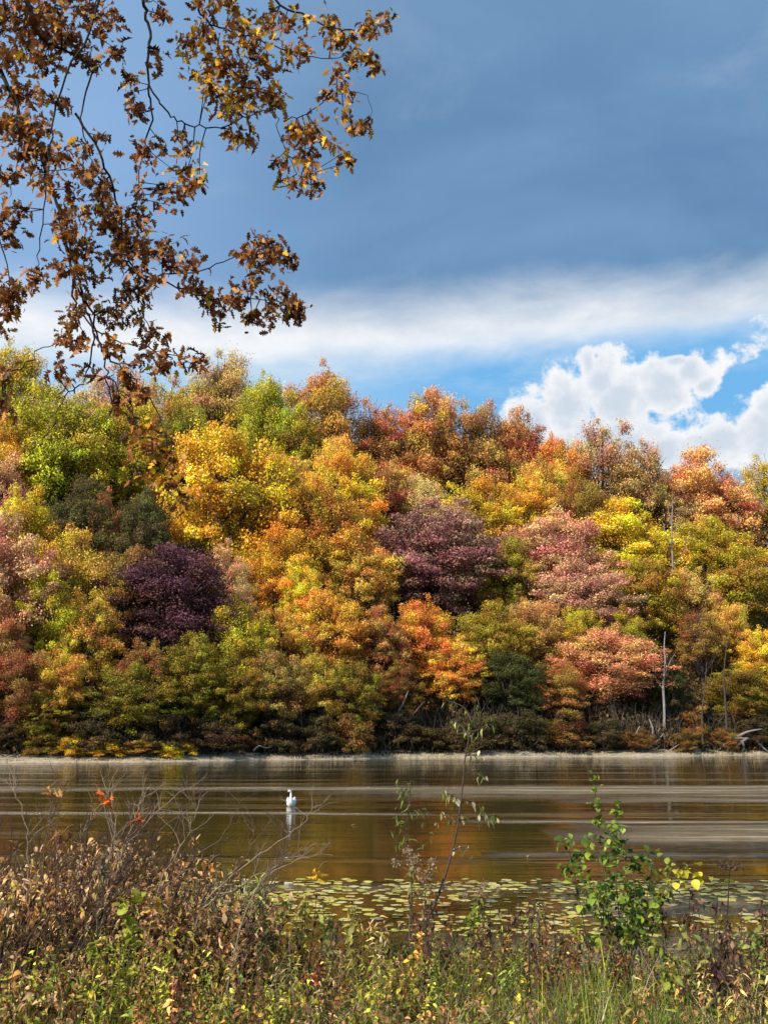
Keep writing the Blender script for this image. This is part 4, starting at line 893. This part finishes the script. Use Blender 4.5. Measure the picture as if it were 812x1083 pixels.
    pos=np.array(pos);dirs=np.array(dirs);cols=np.array(cols);n=len(pos); bi=rng.integers(0,4,n); R=frames(dirs,rng.uniform(-1.5,1.5,n)); S=rng.uniform(.045,.105,n)
    for b in range(4): s_=bi==b; lf.scatter(OAK[b],pos[s_],R[s_],S[s_],cols[s_])
    # upper crown out of frame, above and to the left
    m=5000; e=rdir(m)*rng.random((m,1))**.4; q=np.array((-5.2,8.6,11.5))+e*np.array((3.2,3.0,2.6)); bi=rng.integers(0,4,m)
    cc=np.array(GB)[rng.integers(0,5,m)]*rng.uniform(.6,1.3,(m,1)); Rr=frames(rdir(m),rng.uniform(-1,1,m))
    for b in range(4): s_=bi==b; lf.scatter(OAK[b],q[s_],Rr[s_],rng.uniform(.09,.16,m)[s_],cc[s_])
    for k in range(26):
        e=q[rng.integers(0,m)]; a=T[rng.integers(12,len(T))]; st.tube(smooth(np.array([a,(a+e)/2+rng.normal(size=3)*.25,e]),4),.03,.006,5)
    for mb,nm,mt in((st,'trunk',M_bark),(tw,'twigs',M_stem),(lf,'leaves',M_leaf)):
        mb.V=[v-loc for v in mb.V]; link(nm,mb.mesh(nm,mt,nm!='leaves'),o)
    print('overhang leaves',n)
overhang()

# ------------------------------------------------------------------ light and sky
SUN_EL=radians(33); SUN_AZ=radians(222)
S=np.array((sin(SUN_AZ)*cos(SUN_EL),cos(SUN_AZ)*cos(SUN_EL),sin(SUN_EL)))
ld=bpy.data.lights.new('sun','SUN'); ld.energy=5.0; ld.angle=radians(0.5); ld.color=(1.0,.92,.79)
lo=bpy.data.objects.new('sun',ld); COL.objects.link(lo)
from mathutils import Vector
lo.rotation_euler=Vector(tuple(S)).to_track_quat('Z','Y').to_euler()
def world():
    w=bpy.data.worlds.new('World'); scene.world=w; w.use_nodes=True; nt=w.node_tree; N=nt.nodes; L=nt.links
    for n in list(N): N.remove(n)
    out=N.new('ShaderNodeOutputWorld'); bg=N.new('ShaderNodeBackground'); L.new(bg.outputs[0],out.inputs[0]); bg.inputs[1].default_value=0.1
    sky=N.new('ShaderNodeTexSky'); sky.sky_type='NISHITA'; sky.sun_disc=False; sky.sun_elevation=SUN_EL; sky.sun_rotation=SUN_AZ; sky.air_density=1.2; sky.dust_density=0.6
    tc=N.new('ShaderNodeTexCoord'); sep=N.new('ShaderNodeSeparateXYZ'); L.new(tc.outputs['Generated'],sep.inputs[0])
    def M(op,a,b=None,c=None,clamp=False):
        n=N.new('ShaderNodeMath'); n.operation=op; n.use_clamp=clamp
        for k,v in enumerate((a,b,c)):
            if v is None: continue
            if isinstance(v,(int,float)): n.inputs[k].default_value=v
            else: L.new(v,n.inputs[k])
        return n.outputs[0]
    x,y,z=sep.outputs
    az=M('ARCTAN2',x,y); el=M('ARCSINE',z)
    cb=N.new('ShaderNodeCombineXYZ'); L.new(az,cb.inputs[0]); L.new(el,cb.inputs[1])
    V=cb.outputs[0]
    def nz(sx,sy,detail=6,rough=.55,off=0,dist=0):
        mp=N.new('ShaderNodeMapping'); mp.inputs['Scale'].default_value=(sx,sy,1); mp.inputs['Location'].default_value=(off,off*.7,off*.3)
        n=N.new('ShaderNodeTexNoise'); n.inputs['Scale'].default_value=1; n.inputs['Detail'].default_value=detail; n.inputs['Roughness'].default_value=rough; n.inputs['Distortion'].default_value=dist
        L.new(V,mp.inputs[0]); L.new(mp.outputs[0],n.inputs['Vector']); return n.outputs['Fac']
    def ae(px,py):
        p=pt(px,py,100)-np.array((0,0,CAMZ)); return math.atan2(p[0],p[1]), math.asin(p[2]/np.linalg.norm(p))
    def sm(v,a,b):
        n=N.new('ShaderNodeMapRange'); n.interpolation_type='SMOOTHSTEP'; n.inputs[1].default_value=a; n.inputs[2].default_value=b; L.new(v,n.inputs[0]); return n.outputs[0]
    def mix(f,a,b):
        n=N.new('ShaderNodeMix'); n.data_type='RGBA'
        if isinstance(f,(int,float)): n.inputs[0].default_value=f
        else: L.new(f,n.inputs[0])
        for k,v in((6,a),(7,b)):
            if isinstance(v,tuple): n.inputs[k].default_value=(*[c*10 for c in v],1)
            else: L.new(v,n.inputs[k])
        return n.outputs[2]
    col=mix(0.92,sky.outputs[0],(.17,.49,.88))      # clear blue gap
    # thin high veil low on the left
    veil=M('MULTIPLY',sm(nz(5,16,6,.65,2),.48,.78),.8)
    e0=ae(406,400)[1]
    lowleft=M('MULTIPLY',sm(az,ae(520,400)[0],ae(230,400)[0]),.9)
    col=mix(M('MULTIPLY',M('ADD',veil,lowleft,clamp=True),.65),col,(.62,.78,.92))
    # white band under the dark deck
    n1=nz(7,16,7,.6,5,.3); n1c=M('SUBTRACT',n1,.5)
    elw=M('ADD',el,M('MULTIPLY',n1c,.05))
    # lower edge of band rises slightly to the right
    a1,e1=ae(300,392); a2,e2=ae(812,342); sl=(e2-e1)/(a2-a1)
    lower=M('MULTIPLY_ADD',az,sl,e1-sl*a1)
    bandm=sm(M('SUBTRACT',elw,lower),-.012,.03)
    bandc=mix(sm(nz(9,22,6,.6,9),.35,.7),(.76,.82,.89),(.97,.98,1.0))
    col=mix(bandm,col,bandc)
    # dark deck above
    a1,e1=ae(300,338); a2,e2=ae(812,302); sl=(e2-e1)/(a2-a1)
    ed=M('SUBTRACT',M('ADD',el,M('MULTIPLY',n1c,.06)),M('MULTIPLY_ADD',az,sl,e1-sl*a1))
    deck=sm(ed,-.028,.045)
    n2=nz(2.6,5.5,5,.55,13,.4); n3=nz(1.2,2.5,3,.5,17)
    dc=mix(sm(n2,.3,.72),(.12,.25,.45),(.185,.35,.58))
    # darker towards its lower centre, brighter blue towards the left and top
    dc=mix(M('MULTIPLY',sm(az,ae(430,200)[0],ae(60,200)[0]),.75),dc,(.31,.51,.82))
    dc=mix(M('MULTIPLY',sm(el,ae(406,200)[1],ae(406,-50)[1]),.45),dc,(.21,.35,.57))
    dc=mix(M('MULTIPLY',sm(nz(4,9,5,.6,33,.5),.55,.85),.5),dc,(.36,.48,.66))
    col=mix(deck,col,dc)
    col=mix(sm(el,radians(42),radians(62)),col,(.52,.55,.60))  # pale cloud added overhead, out of view, to brighten ripples and fill light
    # cumulus heaps
    nb=nz(22,26,9,.66,41,.3); nbc=M('SUBTRACT',nb,.5); nbf=nz(50,55,5,.6,47); nbfc=M('SUBTRACT',nbf,.5)
    cur=None
    for (px,py,rx,ry) in [(560,452,42,48),(600,430,48,52),(635,400,30,42),(622,385,16,26),(655,425,52,48),(700,410,44,40),(730,395,26,26),(640,470,110,50),(745,408,20,14),(805,460,46,44),(760,468,54,32),(820,432,34,26),(700,480,60,30),(715,382,20,10)]:
        a,e=ae(px,py); k=1/F*.95
        d=M('SQRT',M('ADD',M('POWER',M('DIVIDE',M('SUBTRACT',az,a),rx*k),2.0),M('POWER',M('DIVIDE',M('SUBTRACT',el,e),ry*k),2.0)))
        v=M('SUBTRACT',1.0,d); cur=v if cur is None else M('MAXIMUM',cur,v)
    a,e=ae(782,370); d=M('SQRT',M('ADD',M('POWER',M('DIVIDE',M('SUBTRACT',az,a),48/F),2.0),M('POWER',M('DIVIDE',M('SUBTRACT',M('SUBTRACT',el,e),M('MULTIPLY',M('SUBTRACT',az,a),.35)),13/F),2.0)))
    cur=M('MAXIMUM',cur,M('MULTIPLY',M('SUBTRACT',1.0,d),.22))
    cv=M('ADD',cur,M('ADD',M('MULTIPLY',nbc,1.6),M('MULTIPLY',nbfc,1.1)))
    cm=sm(cv,-.06,.34)
    shade=sm(M('ADD',cv,M('MULTIPLY',nbc,-1.2)),.15,.9)
    cc=mix(shade,(.95,.96,.98),(.64,.72,.82))
    col=mix(M('MULTIPLY',cm,M('SUBTRACT',1.0,M('MULTIPLY',deck,.9))),col,cc)
    L.new(col,bg.inputs[0])
world()
scene.view_settings.view_transform='Standard'; scene.view_settings.look='None'; scene.view_settings.exposure=0
scene.render.film_transparent=False
scene.cycles.max_bounces=6; scene.cycles.transparent_max_bounces=4; scene.cycles.use_denoising=True
